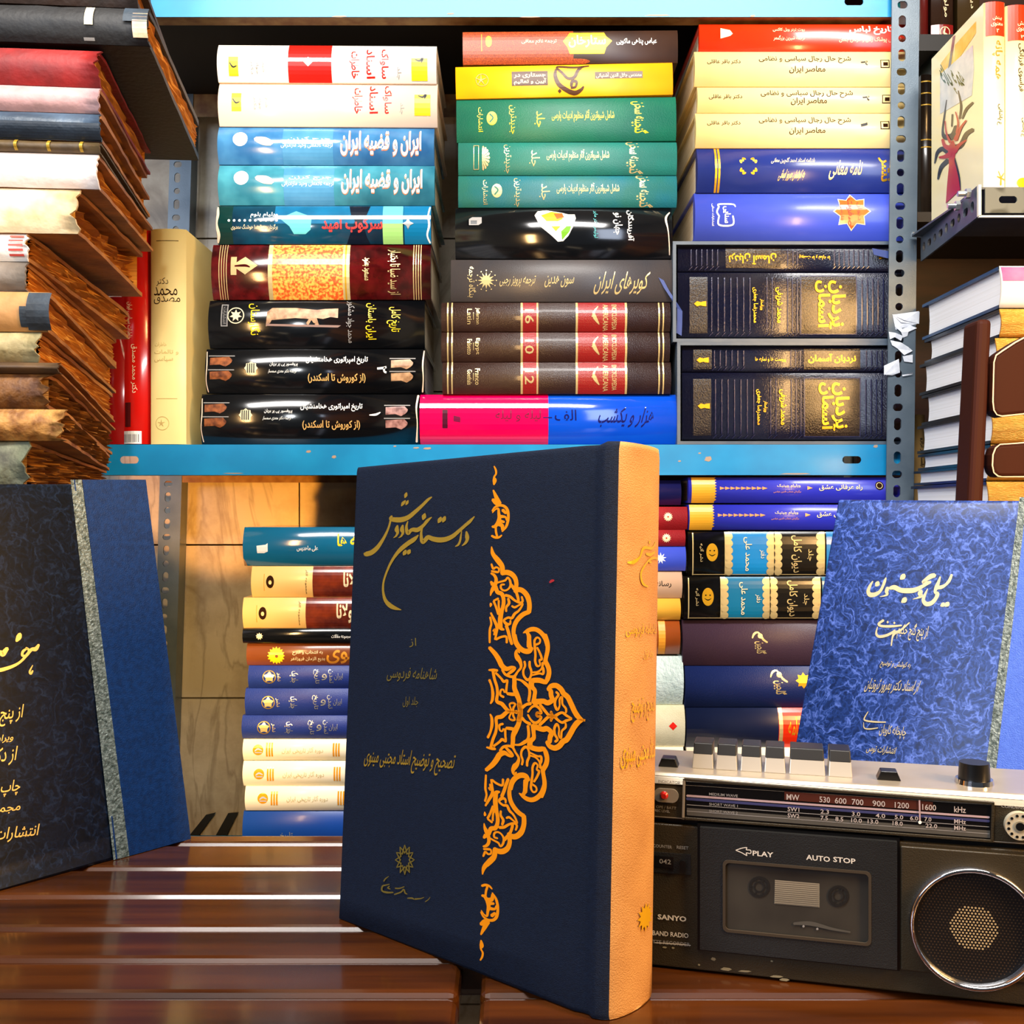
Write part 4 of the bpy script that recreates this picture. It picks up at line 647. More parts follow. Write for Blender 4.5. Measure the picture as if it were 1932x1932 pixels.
# ------------------------------------------------------------------ slatted table
def wood():
    m = bpy.data.materials.new('lacquered_wood'); m.use_nodes = True; nt = m.node_tree; b = nt.nodes['Principled BSDF']
    tc = nt.nodes.new('ShaderNodeTexCoord'); mp = nt.nodes.new('ShaderNodeMapping'); mp.inputs['Scale'].default_value = (1.2, 16, 10)
    n = nt.nodes.new('ShaderNodeTexNoise'); n.inputs['Scale'].default_value = 4; n.inputs['Detail'].default_value = 6
    nt.links.new(tc.outputs['Object'], mp.inputs[0]); nt.links.new(mp.outputs[0], n.inputs[0])
    r = nt.nodes.new('ShaderNodeValToRGB'); r.color_ramp.elements[0].position = .3; r.color_ramp.elements[0].color = lin('#260f04'); r.color_ramp.elements[1].position = .7; r.color_ramp.elements[1].color = lin('#522808')
    nt.links.new(n.outputs[0], r.inputs[0]); nt.links.new(r.outputs[0], b.inputs['Base Color'])
    b.inputs['Roughness'].default_value = .19; b.inputs['Coat Weight'].default_value = .3; b.inputs['Coat Roughness'].default_value = .08
    return m
WOOD = wood()
tb = thing('slatted_table', 'brown lacquered table of wide slats with rounded glossy edges', 'table', (0, .5, 0))
ed = [.735, .713, .664, .616, .568, .528, .490, .447, .405, .362, .32]
for i in range(len(ed)-1):
    y0, y1 = ed[i+1]+.0009, ed[i]-.0009
    parts = [(-.85, .75)] if y0 > .5 else [(-.85, -.0252), (-.0152, .75)]
    if i == 5: parts = [(-.85, -.0252), (-.0152, .75)]
    for xa, xb in parts:
        mb = MB(); mb.box((xa, y0-.5, TABLE-.02), (xb, y1-.5, TABLE), WOOD); mb.build('slat', tb, bevel=.0048)
mb = MB()
for y in (.34, .70): mb.box((-.84, y-.5-.012, TABLE-.07), (.74, y-.5+.012, TABLE-.0201), WOOD)
for x in (-.84, .716): mb.box((x, .352-.5, TABLE-.07), (x+.024, .688-.5, TABLE-.0201), WOOD)
mb.build('table_frame', tb)
for x in (-.83, .70):
    for y in (.328, .672): mb = MB(); mb.box((x, y-.5, 0), (x+.03, y-.5+.03, TABLE-.0701), WOOD); mb.build('leg', tb)
# ------------------------------------------------------------------ the three display books
def rotm(yaw, lean, roll):
    return Matrix.Rotation(yaw, 3, 'Z') @ Matrix.Rotation(lean, 3, 'X') @ Matrix.Rotation(roll, 3, 'Y')
class Pose:
    def __init__(s, o, yaw, lean, roll, origin=None):
        s.o = Vector(o); s.R = rotm(yaw, lean, roll); s.base = Vector(origin) if origin else s.o.copy()
    def w(s, x, y, z, clamp=True):
        p = s.o+s.R@Vector((x, y, z))
        if clamp and p.z < TABLE+.0004: p.z = TABLE+.0004
        return p-s.base
    def px(s, px, py, d=0.0):
        """photo pixel -> (x, z) on the face plane y = d of this object"""
        n = s.R@Vector((0, 1, 0)); c = Vector((0, 0, ZC)); r = Vector(((px-CX)/F, 1, (CY-py)/F)); o = s.o+s.R@Vector((0, d, 0))
        t = n.dot(o-c)/n.dot(r); q = s.R.transposed()@(c+r*t-o); return q.x, q.z
def face_decals(mb, pose, decals, y=0.0, off=.0001, step=.000012, mirror=None, conv=None):
    for i, d in enumerate(decals):
        if d[0] == 'q':            # lettering in a parallelogram: text, left-bottom, right-bottom, left-top pixels
            _, t, a, b, c, m = d[:6]; v0, f = text2d(t, d[6] if len(d) > 6 else .004); sl = d[7] if len(d) > 7 else 0
            a, b, c = [Vector(pose.px(*q, y)) for q in (a, b, c)]; q = [a+(b-a)*(u+sl*(w-.5))+(c-a)*w for u, w in v0]; q = [(p.x, p.y) for p in q]
        else: v, f, m = fig(d); q = [pose.px(*p, y) for p in v]
        sets = [q] if not mirror else [q, [(a, 2*mirror-b) for a, b in q]]
        for qq in sets: mb.add([pose.w(a, y-off-step*i, b) for a, b in qq], f, m)
def big_book(label, pose, w, H, T, cover_m, spine_m, name='display_book', bulge=.008, wrap=.010, decals=(), spine_decals=(), mirror=None, back=None, hinge=.008):
    """cover on y = 0 from x = -w (fore edge) to x = 0 (hinge), spine bulging past x = 0; or hinge at the other side when w < 0"""
    sg = 1 if w > 0 else -1; w = abs(w)
    t = thing(name, label, 'book', pose.base); th = .003
    g = .0016
    out = [(-w, 0), (-w+.0006, 0), (-hinge-.004, 0), (-hinge, g*.8), (-hinge+.003, g), (-.0018, .0), (0, .0006)]
    n = 12; arc = [(bulge*math.sin(math.pi*i/n)**.8 if 0 < i < n else 0, .0012+(T-.0024)*(1-math.cos(math.pi*i/n))/2) for i in range(n+1)]
    out += arc[1:-1]+[(0, T-.0006), (-.0018, T), (-hinge+.003, T-g), (-hinge, T-g*.8), (-hinge-.004, T), (-w, T)]
    inn = [(-w, T-th), (-.004, T-th), (-.004, th), (-w, th)]
    poly = out+inn; N = len(poly)
    ia = next(i for i, p in enumerate(poly) if p == arc[1]); ib = ia+n-2
    mb = MB(); zs = [0, .0012, .003]+[H*i/14 for i in range(1, 14)]+[H-.003, H-.0012, H]
    ins = lambda z: .0009*(max(0, 1-z/.003)**2+max(0, 1-(H-z)/.003)**2)
    def pt(p, z, i):
        x, y = p; e = ins(z)
        cap = .0012*(1 if i >= ia-1 and i <= ib+1 else 0)*(1 if z >= H else 0)
        if i < len(out): y = y+e if y < T/2 else y-e
        return pose.w(sg*x, y, z+cap)
    v = []
    for z in zs: v += [pt(p, z, i) for i, p in enumerate(poly)]
    mb.v = [tuple(p) for p in v]; kc, ks = mb.mi(cover_m), mb.mi(spine_m)
    for k in range(len(zs)-1):
        for i in range(N):
            j = (i+1) % N; mb.f.append([k*N+i, k*N+j, (k+1)*N+j, (k+1)*N+i]); mb.m.append(ks if ia+int(wrap) <= i < ib-1 else kc); mb.s.append(i < len(out)-1)
    for k in (0, len(zs)-1): mb.f.append([k*N+i for i in range(N)]); mb.m.append(kc); mb.s.append(False)
    face_decals(mb, pose, decals, mirror=None)
    if mirror: face_decals(mb, pose, mirror[0], off=.00012, step=.000004, mirror=mirror[1])
    for i, d in enumerate(spine_decals):
        vv, f, m = fig(d)                                         # given in (fraction across spine 0..1, z) metres
        q, f = cut([(b, a) for a, b in vv], f, [a[1]/T for a in arc[1:-1]]); o = []
        for z, c in q:
            y = min(max(c, .01), .99)*T; a = 0
            while a < n-1 and arc[a+1][1] < y: a += 1
            u = (y-arc[a][1])/(arc[a+1][1]-arc[a][1]); x = arc[a][0]*(1-u)+arc[a+1][0]*u
            o.append(pose.w(sg*(x+.0004+.00003*i), y, z))
        mb.add(o, f, m)
    mb.build('cover', t, recalc=False)
    pb = MB(); xs = sorted([sg*(-w+.004), sg*-.005]); pb.box((xs[0], th*1.02, .004), (xs[1], T-th*1.02, H-.004), PAGES, lambda p: pose.w(p.x, p.y, p.z)); pb.build('page_block', t)
    return t
ZT = -.227
fb = Pose((.0369, .4648, TABLE), -.7193, -.0799, -.0347)
NAVYC = M('navy_book_cloth', '#040e22', .75, hex2='#08182f', scale=500, bump=.5, bscale=1500, stretch=(1, 1, 3), spec=.25); TANC = M('tan_book_cloth', '#c78f4e', .7, hex2='#b67f42', scale=40, bump=.4, bscale=1500)
def Z(pts, sc, ox, oy): return [(ox+x/sc, oy+y/sc, w/sc) for x, y, w in pts]
tz = lambda pts: ('l', Z(pts, 7.727, 680, 910), DULLG)
DULLG = M('aged_gold_lettering', '#b08a2a', .4, .25)
title = [tz(q) for q in (
 [(1040,215,20),(980,260,40),(900,340,45),(800,430,55),(700,510,65),(600,545,75),(500,545,70),(445,530,55),(460,490,25)], [(445,540,30),(420,640,28),(380,740,35),(320,850,45),(250,950,60),(170,1020,70),(90,1045,70),(60,1040,40)],
 [(675,150,15),(665,185,48),(650,225,15)], [(660,265,15),(625,305,46),(600,345,15)], [(700,265,15),(682,298,42),(665,328,15)],
 [(545,630,25),(533,690,62),(545,735,40),(520,785,25),(485,808,8)], [(622,625,25),(610,690,62),(622,735,40),(597,785,25),(560,810,8)],
 [(695,570,15),(675,640,35),(680,710,50),(700,745,50),(740,700,50),(780,690,60),(830,695,65),(880,665,55),(930,620,45),(980,560,45),(1040,510,15)], [(945,455,20),(930,500,66),(915,545,20)],
 [(905,670,20),(890,740,35),(895,830,50),(915,870,60),(950,840,60),(990,800,60),(1060,825,70),(1150,840,75),(1250,830,70),(1350,785,60),(1440,710,50),(1530,630,45),(1600,570,45),(1665,500,15)],
 [(1480,710,10),(1468,790,25),(1455,860,30),(1430,910,30),(1390,935,15)], [(1550,720,25),(1560,790,60),(1560,840,45),(1530,890,35),(1485,925,10)], [(1180,510,25),(1160,552,62),(1140,590,20)], [(1240,500,25),(1222,540,60),(1205,580,20)],
 [(850,770,15),(790,830,60),(700,890,65),(600,970,60),(520,1060,45),(450,1170,35),(395,1290,30),(350,1420,28),(335,1520,30),(340,1620,35),(370,1720,50),(430,1790,65),(500,1830,55),(600,1860,10)], [(668,990,25),(650,1030,60),(632,1060,20)], [(730,985,25),(712,1015,60),(700,1050,20)])]
oz = lambda a: [('l', Z(q, a[0], a[1], a[2]), ORANGE) for q in a[3]]
orn = oz((9.66, 900, 870, (
 [(315,95,25),(345,160,35),(350,230,35),(315,290,35),(325,350,75),(310,430,30)], [(300,530,30),(350,650,70),(410,780,90)], [(290,700,60),(350,760,80),(410,790,60)],
 [(280,910,30),(330,840,35),(420,805,45),(510,830,50),(560,900,55),(575,1000,50),(565,1100,50),(530,1200,45),(460,1285,25)], [(285,940,20),(340,880,25),(390,870,40),(400,950,50),(410,1040,70),(380,1130,70),(330,1190,60),(280,1195,40)],
 [(470,890,60),(530,950,50)], [(440,1010,60),(520,1020,40),(545,1080,30)], [(420,1090,60),(500,1110,40)], [(400,1150,70),(460,1175,70),(470,1260,50)], [(345,1200,40),(350,1290,40),(370,1370,40)], [(270,1360,40),(330,1390,45),(400,1390,40),(455,1350,25)],
 [(270,1560,20),(290,1680,70),(360,1790,80),(430,1880,80),(470,1932,80)])))
orn += oz((11.37, 910, 1050, (
 [(270,0,100),(350,90,105),(420,190,105),(440,290,100),(430,360,90)], [(420,370,80),(520,340,110),(620,370,110),(700,450,100),(735,560,90),(730,660,90),(710,760,80)], [(700,740,90),(800,710,110),(890,750,110),(970,850,110),(1010,980,100),(1015,1100,100),(1000,1200,100)], [(1010,1190,90),(900,1230,100),(800,1310,100),(720,1420,95),(680,1550,90),(680,1680,85),(720,1820,90),(780,1932,95)],
 [(880,1640,20),(960,1600,80),(1060,1560,95),(1170,1570,95),(1280,1650,95),(1360,1770,95),(1410,1932,95)], [(960,1620,60),(1010,1720,90),(1000,1830,85),(1000,1940,85)],
 [(200,160,40),(240,260,50),(300,230,40),(360,260,40),(350,330,40),(290,330,50),(200,310,40)], [(190,360,40),(260,400,60),(300,480,70),(290,580,80),(240,680,90),(200,760,60),(180,840,20)], [(190,540,50),(230,600,90)], [(300,570,40),(400,540,40),(500,510,45),(550,450,40),(600,520,50),(610,620,50),(560,700,40),(480,730,40),(410,690,45),(410,610,45),(480,600,40)], [(620,600,60),(680,680,70),(730,760,60),(770,880,60),(780,970,60)],
 [(290,640,80),(330,760,90),(420,800,90),(460,900,80),(460,1020,80),(430,1150,80),(400,1280,100),(390,1400,100),(400,1530,90),(470,1570,40)], [(500,830,60),(600,860,60),(700,940,50),(800,990,45),(870,960,50),(850,860,40)], [(560,900,50),(580,1000,60),(520,1090,50),(520,1180,45)], [(640,1060,40),(700,1090,50),(780,1050,40),(870,1010,40),(840,1090,45),(780,1170,50),(700,1230,60),(640,1320,60),(560,1310,50),(470,1370,50),(530,1450,70),(600,1440,50),(610,1370,40)], [(520,1480,70),(560,1600,70),(600,1750,70),(640,1880,60)],
 [(250,960,50),(300,1080,50),(350,1240,50)], [(350,900,50),(250,950,40)], [(360,940,45),(360,1080,45),(390,1190,60)], [(180,1000,30),(190,1030,60),(180,1080,20)], [(190,1210,40),(260,1360,60),(320,1500,70),(310,1640,50),(280,1780,45)], [(175,1300,45),(200,1440,45),(170,1560,50),(165,1700,50),(165,1850,40)], [(240,1600,40),(280,1560,40),(260,1680,40)], [(300,1780,50),(400,1730,50),(520,1720,50),(530,1850,50)])))
orn += oz((9.2, 910, 1200, (
 [(560,-20,80),(590,110,85),(660,210,85),(740,260,90),(820,260,90),(880,220,30)], [(815,-10,75),(820,100,75),(830,190,80),(880,220,40)], [(1090,-20,80),(1135,110,75),(1140,240,75),(1110,380,70),(1100,440,80)], [(1100,440,80),(1150,540,80),(1165,640,80),(1140,740,85),(1100,820,60)], [(1090,800,80),(1000,770,90),(900,770,90),(860,800,100),(870,880,80),(920,950,70),(910,1050,70),(900,1150,90)],
 [(900,1150,110),(1060,1130,90),(1140,1160,90),(1220,1110,85),(1200,1030,80),(1190,950,80),(1140,930,40)], [(1140,930,50),(1200,870,85),(1290,860,90),(1370,920,90),(1420,1000,90),(1490,1060,90),(1550,1180,90),(1610,1310,90),(1680,1410,85),(1790,1475,15)],
 [(130,200,60),(230,310,80),(300,420,90),(350,520,90),(430,570,80),(520,540,50),(570,560,50),(520,610,60),(440,670,40)], [(350,580,40),(400,660,45),(480,700,45),(560,700,50),(620,620,40),(680,540,45),(660,440,70),(620,380,90),(590,300,60),(620,240,40),(650,290,30)], [(560,700,70),(565,800,75),(565,900,80),(600,1000,90),(640,1100,80),(660,1200,80),(670,1320,85),(640,1475,85)], [(600,750,30),(680,770,40),(760,830,60),(820,900,50),(830,1000,50),(810,1130,50)],
 [(440,1000,50),(520,1010,60),(590,1010,60)], [(380,1060,40),(320,1020,40),(330,940,35),(370,930,30),(390,980,25)], [(190,600,50),(220,750,50),(260,880,50),(270,1000,50),(260,1130,60),(350,1180,70),(440,1280,60),(520,1310,45),(610,1310,50)], [(130,760,45),(170,870,40),(190,1000,55),(180,1110,50),(150,1170,30)], [(240,640,40),(330,730,40),(380,790,50),(440,770,40),(430,870,40),(420,980,45)], [(120,590,30),(200,590,50),(270,600,45)],
 [(530,1160,40),(580,1180,30),(550,1240,40),(530,1310,30),(480,1190,30),(530,1160,40)], [(940,150,40),(1000,120,35),(1010,60,30),(960,25,35),(915,80,40),(920,200,45),(930,330,40),(925,440,40),(960,520,40),(1010,500,30),(1000,420,35),(1040,400,40),(1010,300,40),(960,200,35)], [(880,630,30),(970,620,35),(1040,560,35),(1060,460,50)], [(870,680,30),(1000,650,35),(1060,660,40),(1070,600,45),(1060,540,35)],
 [(740,440,40),(750,520,40),(720,600,40),(730,690,40),(790,760,50),(840,720,40),(860,620,40),(830,520,45),(830,440,40)], [(700,1240,60),(770,1190,50),(850,1170,60)], [(800,1320,35),(860,1240,40),(930,1210,50),(1000,1260,45),(1030,1340,45),(960,1330,40),(950,1380,40),(1010,1410,30)], [(1010,1190,50),(1090,1290,50),(1160,1370,50),(1250,1400,60),(1330,1350,50),(1400,1330,45),(1470,1380,45),(1560,1430,30)], [(1190,1320,30),(1220,1360,40),(1200,1475,40)], [(1290,970,40),(1330,1020,45),(1280,1100,45),(1270,1200,45),(1310,1280,45),(1350,1210,30),(1350,1100,35),(1390,1060,40),(1400,1180,35),(1460,1260,40),(1460,1330,35)])))
smid = fb.px(1105, 1359)[1]
DG2 = M('dim_gold_lettering', '#7d6a2a', .4, .2)
ftext = [('q', 'از', (773, 1221), (786, 1223), (773, 1202), DG2, .002), ('q', 'شاهنامهٔ فردوسی'.replace('ٔ', ''), (732, 1285), (825, 1289), (732, 1258), DG2, .004, .06), ('q', 'جلد اول', (761, 1334), (790, 1335), (761, 1314), DG2, .002, .06), ('q', 'تصحیح و توضیح استاد مجتبی مینوی', (689, 1452), (858, 1466), (689, 1410), DULLG, .006, .05)]
def sunl(cx, cy, rx, ry, m): return [('l', [(cx+rx*math.cos(a), cy+ry*math.sin(a), 1.6), (cx+rx*.62*math.cos(a+.26), cy+ry*.62*math.sin(a+.26), 2.4), (cx+rx*.45*math.cos(a+.6), cy+ry*.45*math.sin(a+.6), 2)], m) for a in [i*math.pi/6 for i in range(12)]]+[('l', [(cx+rx*math.cos(a), cy+ry*math.sin(a), 1.6), (cx+rx*.62*math.cos(a-.26), cy+ry*.62*math.sin(a-.26), 2.4), (cx+rx*.45*math.cos(a-.6), cy+ry*.45*math.sin(a-.6), 2)], m) for a in [i*math.pi/6 for i in range(12)]]
ftext += sunl(765, 1622, 18, 28, DG2)+[('l', Z(q, 12.88, 690, 1580), DG2) for q in ([(580,940,15),(500,1000,30),(460,1060,30)], [(600,1130,20),(520,1150,30),(430,1180,40),(420,1290,40),(540,1330,45),(690,1330,30)], [(600,1180,20),(560,1220,35),(620,1250,20)], [(960,1190,20),(850,1230,30),(740,1230,30)], [(940,1250,30),(880,1320,35),(720,1380,30)], [(960,1260,30),(980,1340,35),(1030,1370,20)], [(1040,1470,25),(1150,1470,40),(1200,1500,20)], [(1220,1490,40),(1350,1480,30),(1440,1450,15)], [(1470,1555,20),(1550,1500,20),(1590,1440,12)])]
ftext += [('l', [(1039, 1099, 3), (1043, 1096, 5), (1047, 1095, 3)], M('red_speck', '#b01018', .6))]
GOLDL = M('gold_lettering', '#e8b01c', .35, .3)
# writing down the tan spine: x = fraction across the spine, y = height in metres
def sp(fr, z, d): return d
sptitle = [('l', [(fx, zz, w) for fx, zz, w in q], GOLDL) for q in ()]
def spine_text(strokes, fx0, fx1, z0, z1, m):
    """rescale pixel strokes (x0..x1, y0..y1 of the photo crop) onto the spine: returns thin polygons in (fraction, metre)"""
    out = []
    for q in strokes:
        v, f = ribbon(q); out.append(('poly', v, f, fx0, fx1, z0, z1, m))
    return out
_fig = fig
def fig(d):
    if d[0] == 'poly':
        _, v, f, fx0, fx1, z0, z1, m = d; return [(fx0+(x)*(fx1-fx0), z1-(y)*(z1-z0)) for x, y in v], f, m
    if d[0] == 'tx':
        _, t, fx0, fx1, z0, z1, m = d; v, f = text2d(t, .006); return [(fx0+a*(fx1-fx0), z0+b*(z1-z0)) for a, b in v], f, m
    return _fig(d)
H_ = .26
nz = lambda pts: [((x-90)/270, (y-70)/400, w/300) for x, y, w in pts]
spd = spine_text([nz(q) for q in ([(320,95,8),(280,150,16),(205,155,18),(175,230,14),(130,275,22),(95,280,10)], [(310,180,12),(260,205,20),(225,200,14)], [(350,228,14),(280,232,16),(225,280,12),(185,360,14),(200,440,16),(245,465,10)], [(255,95,14),(250,112,14)], [(255,265,14),(275,265,10)])], .20, .84, H_*.745, H_*.835, GOLDL)
spd += [('tx', 'شاهنامه فردوسی', .2, .82, H_*.655, H_*.68, GOLDL), ('tx', 'جلد اول', .50, .72, H_*.615, H_*.632, GOLDL), ('tx', 'تصحیح و توضیح', .3, .80, H_*.505, H_*.548, GOLDL), ('tx', 'استاد مجتبی مینوی', .16, .84, H_*.425, H_*.475, GOLDL)]
spd += [('poly', *_fig(('s', .5, .5, .32, .5, 12, GOLDL))[:2], .45, .80, H_*.135, H_*.185, GOLDL)]
front = big_book('large navy cloth book with orange half medallion and tan spine standing in front', fb, .177, .26, .042, NAVYC, TANC, decals=title+ftext, mirror=(orn, smid), spine_decals=spd, bulge=.0085, wrap=1)
# marbled covers
def marbled(n, dark, mid, light, sc):
    m = bpy.data.materials.new(n); m.use_nodes = True; nt = m.node_tree; b = nt.nodes['Principled BSDF']; tc = nt.nodes.new('ShaderNodeTexCoord')
    nz_ = nt.nodes.new('ShaderNodeTexNoise'); nz_.inputs['Scale'].default_value = sc*.55; nz_.inputs['Detail'].default_value = 4
    nt.links.new(tc.outputs['Object'], nz_.inputs[0]); mx = nt.nodes.new('ShaderNodeMixRGB'); mx.blend_type = 'LINEAR_LIGHT'; mx.inputs[0].default_value = .028
    nt.links.new(tc.outputs['Object'], mx.inputs[1]); nt.links.new(nz_.outputs[1], mx.inputs[2])
    outs = []
    for s_, wd in ((sc, .10), (sc*2.3, .16)):
        v = nt.nodes.new('ShaderNodeTexVoronoi'); v.feature = 'DISTANCE_TO_EDGE'; v.inputs['Scale'].default_value = s_; nt.links.new(mx.outputs[0], v.inputs[0])
        r = nt.nodes.new('ShaderNodeMapRange'); r.inputs[1].default_value = 0; r.inputs[2].default_value = wd; r.inputs[3].default_value = 1; r.inputs[4].default_value = 0; nt.links.new(v.outputs[0], r.inputs[0]); outs.append(r)
    fine = nt.nodes.new('ShaderNodeTexNoise'); fine.inputs['Scale'].default_value = sc*2; fine.inputs['Detail'].default_value = 6; nt.links.new(mx.outputs[0], fine.inputs[0])
    ad = nt.nodes.new('ShaderNodeMath'); ad.operation = 'MULTIPLY_ADD'; ad.inputs[1].default_value = .45; nt.links.new(outs[1].outputs[0], ad.inputs[0]); 
    m1 = nt.nodes.new('ShaderNodeMath'); m1.operation = 'MULTIPLY'; m1.inputs[1].default_value = .6; nt.links.new(outs[0].outputs[0], m1.inputs[0]); nt.links.new(m1.outputs[0], ad.inputs[2])
    m2 = nt.nodes.new('ShaderNodeMath'); m2.operation = 'MULTIPLY'; nt.links.new(ad.outputs[0], m2.inputs[0]); nt.links.new(fine.outputs[0], m2.inputs[1])
    m3 = nt.nodes.new('ShaderNodeMath'); m3.operation = 'MULTIPLY_ADD'; m3.inputs[1].default_value = 1.3; nt.links.new(m2.outputs[0], m3.inputs[0])
    f2 = nt.nodes.new('ShaderNodeMapRange'); f2.inputs[1].default_value = .3; f2.inputs[2].default_value = .75; f2.inputs[4].default_value = .35; nt.links.new(fine.outputs[0], f2.inputs[0]); nt.links.new(f2.outputs[0], m3.inputs[2])
    r = nt.nodes.new('ShaderNodeValToRGB'); e = r.color_ramp.elements; e[0].position = .05; e[0].color = lin(dark); e[1].position = .95; e[1].color = lin(light); x = e.new(.4); x.color = lin(mid)
    nt.links.new(m3.outputs[0], r.inputs[0]); nt.links.new(r.outputs[0], b.inputs['Base Color']); b.inputs['Roughness'].default_value = .32; b.inputs['Specular IOR Level'].default_value = .35; return m
MARB1 = marbled('navy_marbled_paper', '#03060b', '#07101d', '#1a273b', 74); MARB2 = marbled('blue_marbled_paper', '#0f2250', '#203c82', '#5874cc', 80)
QNAVY = M('navy_quarter_cloth', '#07264e', .5, hex2='#0a3060', scale=300, bump=.35, bscale=1400, spec=.22); QBLUE = M('blue_quarter_cloth', '#3d5fc0', .45, hex2='#4568c8', scale=300, bump=.3, bscale=1400)
BAND = M('silver_tooled_band', '#858d84', .4, .3, hex2='#465048', scale=420, bump=.9, bscale=600)
lb = Pose((-.2263, .72, TABLE), .8756, -.1893, -.0227)
# hinge is at the right: cover runs to x = -w
gt = M('bright_gold_lettering', '#f6c768', .3, .35)
lz = lambda q: ('l', Z(q, 4.39, 0, 1180), gt)
ld = [('p', [(155, 905), (275, 905), (360, 1600), (243, 1640)], QNAVY), ('p', [(133, 905), (154, 905), (244, 1640), (214, 1640)], BAND), ('p', [(139, 905), (141.5, 905), (221.5, 1640), (218.5, 1640)], QNAVY)]
ld += [lz(q) for q in ([(165,70,30),(155,98,45),(135,130,20)], [(60,190,30),(40,215,40),(20,240,40),(0,215,30)], [(320,160,20),(295,195,35),(260,200,28),(225,240,25),(170,300,20),(100,340,26),(0,370,32),(-60,370,30)], [(225,190,15),(190,215,22),(185,250,20),(225,245,20),(238,205,20),(215,185,15)], [(270,330,6),(245,380,16),(255,400,18),(270,375,14)])]
for tx, x1, y0, y1, sc in (('از پنج گنج حکیم نظامی', 43, 1322, 1366, 190), ('ویرایش و توضیح', 25, 1383, 1402, 120), ('از دکتر بهروز ثروتیان', 31, 1405, 1442, 180), ('چاپ و انتشارات هنر', 38, 1468, 1500, 170), ('مجموعه گنجینه', 39, 1508, 1533, 150), ('انتشارات آیدین تبریز', 73, 1548, 1582, 200)):
    ld.append(('q', tx, (x1-sc, y1+sc*.12), (x1, y1), (x1-sc, y0+sc*.12), gt, .008, .04))
lbook = big_book('navy marbled book with silver tooled band leaning at the left of the table', lb, .19, .2518, .030, MARB1, QNAVY, decals=ld, bulge=.004, hinge=.013, wrap=0)
rb = Pose((.1622, .6483, TABLE), -.7466, -.3407, .0156)
# hinge at the far right: shift so that fore edge is the left edge
class Shift(Pose):
    pass
rbp = Pose(rb.o+rb.R@Vector((.172, 0, 0)), -.7466, -.3407, .0156)
rd = [('p', [(1936, 935), (2200, 935), (2200, 1560), (1868, 1560)], QBLUE), ('p', [(1924, 938), (1938, 938), (1867, 1560), (1846, 1560)], BAND)]
rgold = M('champagne_gold_lettering', '#e6d4a4', .3, .4)
rz = lambda q: ('l', Z(q, 8.78, 1600, 1060), rgold)
rd += [rz(q) for q in ([(410,325,20),(365,400,45),(335,490,60),(370,545,80),(450,540,70),(530,490,50),(580,400,45),(610,320,45),(630,265,20)], [(500,335,50),(485,370,80),(460,400,30)], [(930,215,60),(905,255,85),(870,285,30)], [(955,605,60),(930,640,85),(890,670,30)], [(660,430,60),(640,490,60),(650,540,40),(600,565,25),(530,578,8)], [(690,440,50),(770,425,80),(870,470,80),(980,480,85),(1100,470,80),(1210,420,60),(1300,370,50),(1370,335,40)], [(1370,335,40),(1240,345,40),(1300,290,60),(1380,240,80),(1440,225,70)], [(1215,480,60),(1195,530,80),(1215,570,50),(1150,600,25),(1075,620,8)], [(1320,450,15),(1270,560,45),(1250,640,60),(1300,700,75),(1390,680,70),(1460,600,60),(1480,530,70),(1440,500,40),(1470,420,70),(1500,340,50),(1530,250,25)], [(1480,430,60),(1550,420,60),(1620,380,45),(1680,310,50),(1720,215,40)], [(1590,690,50),(1570,715,70),(1540,730,30)], [(1665,680,50),(1645,705,80),(1610,735,30)],
  [(590,970,40),(510,1030,40),(560,1065,40),(720,1070,40),(890,1055,25)], [(490,1080,12),(470,1190,35),(520,1240,45),(640,1220,45),(740,1170,40),(780,1130,25)], [(660,1000,40)], [(770,1015,40)], [(1020,1010,20),(930,1090,30),(850,1150,40),(780,1180,50),(740,1250,30),(720,1390,20)])]
for tx, x0, y0, x1, y1 in (('از پنج گنج حکیم', 1694, 1177, 1751, 1212), ('به کوشش و توضیح', 1662, 1248, 1718, 1266), ('از استاد دکتر بهروز ثروتیان', 1634, 1283, 1734, 1312), ('چاپخانه کاویان', 1660, 1370, 1710, 1396), ('انتشارات توس', 1636, 1408, 1690, 1427)):
    rd.append(('q', tx, (x0, y1-6), (x1, y1), (x0, y0-4), rgold, .006, .1))
rd += [('l', Z(q, 9.66, 1600, 1240), rgold) for q in ([(370,995,15),(300,1120,25),(340,1160,30),(500,1180,30),(690,1185,20)], [(290,1190,8),(300,1290,20),(400,1310,25),(550,1290,15)])]
rbook = big_book('blue marbled book with gold title leaning behind the radio', rbp, .172, .25, .022, MARB2, QBLUE, decals=rd, bulge=.004, hinge=.008, wrap=0)
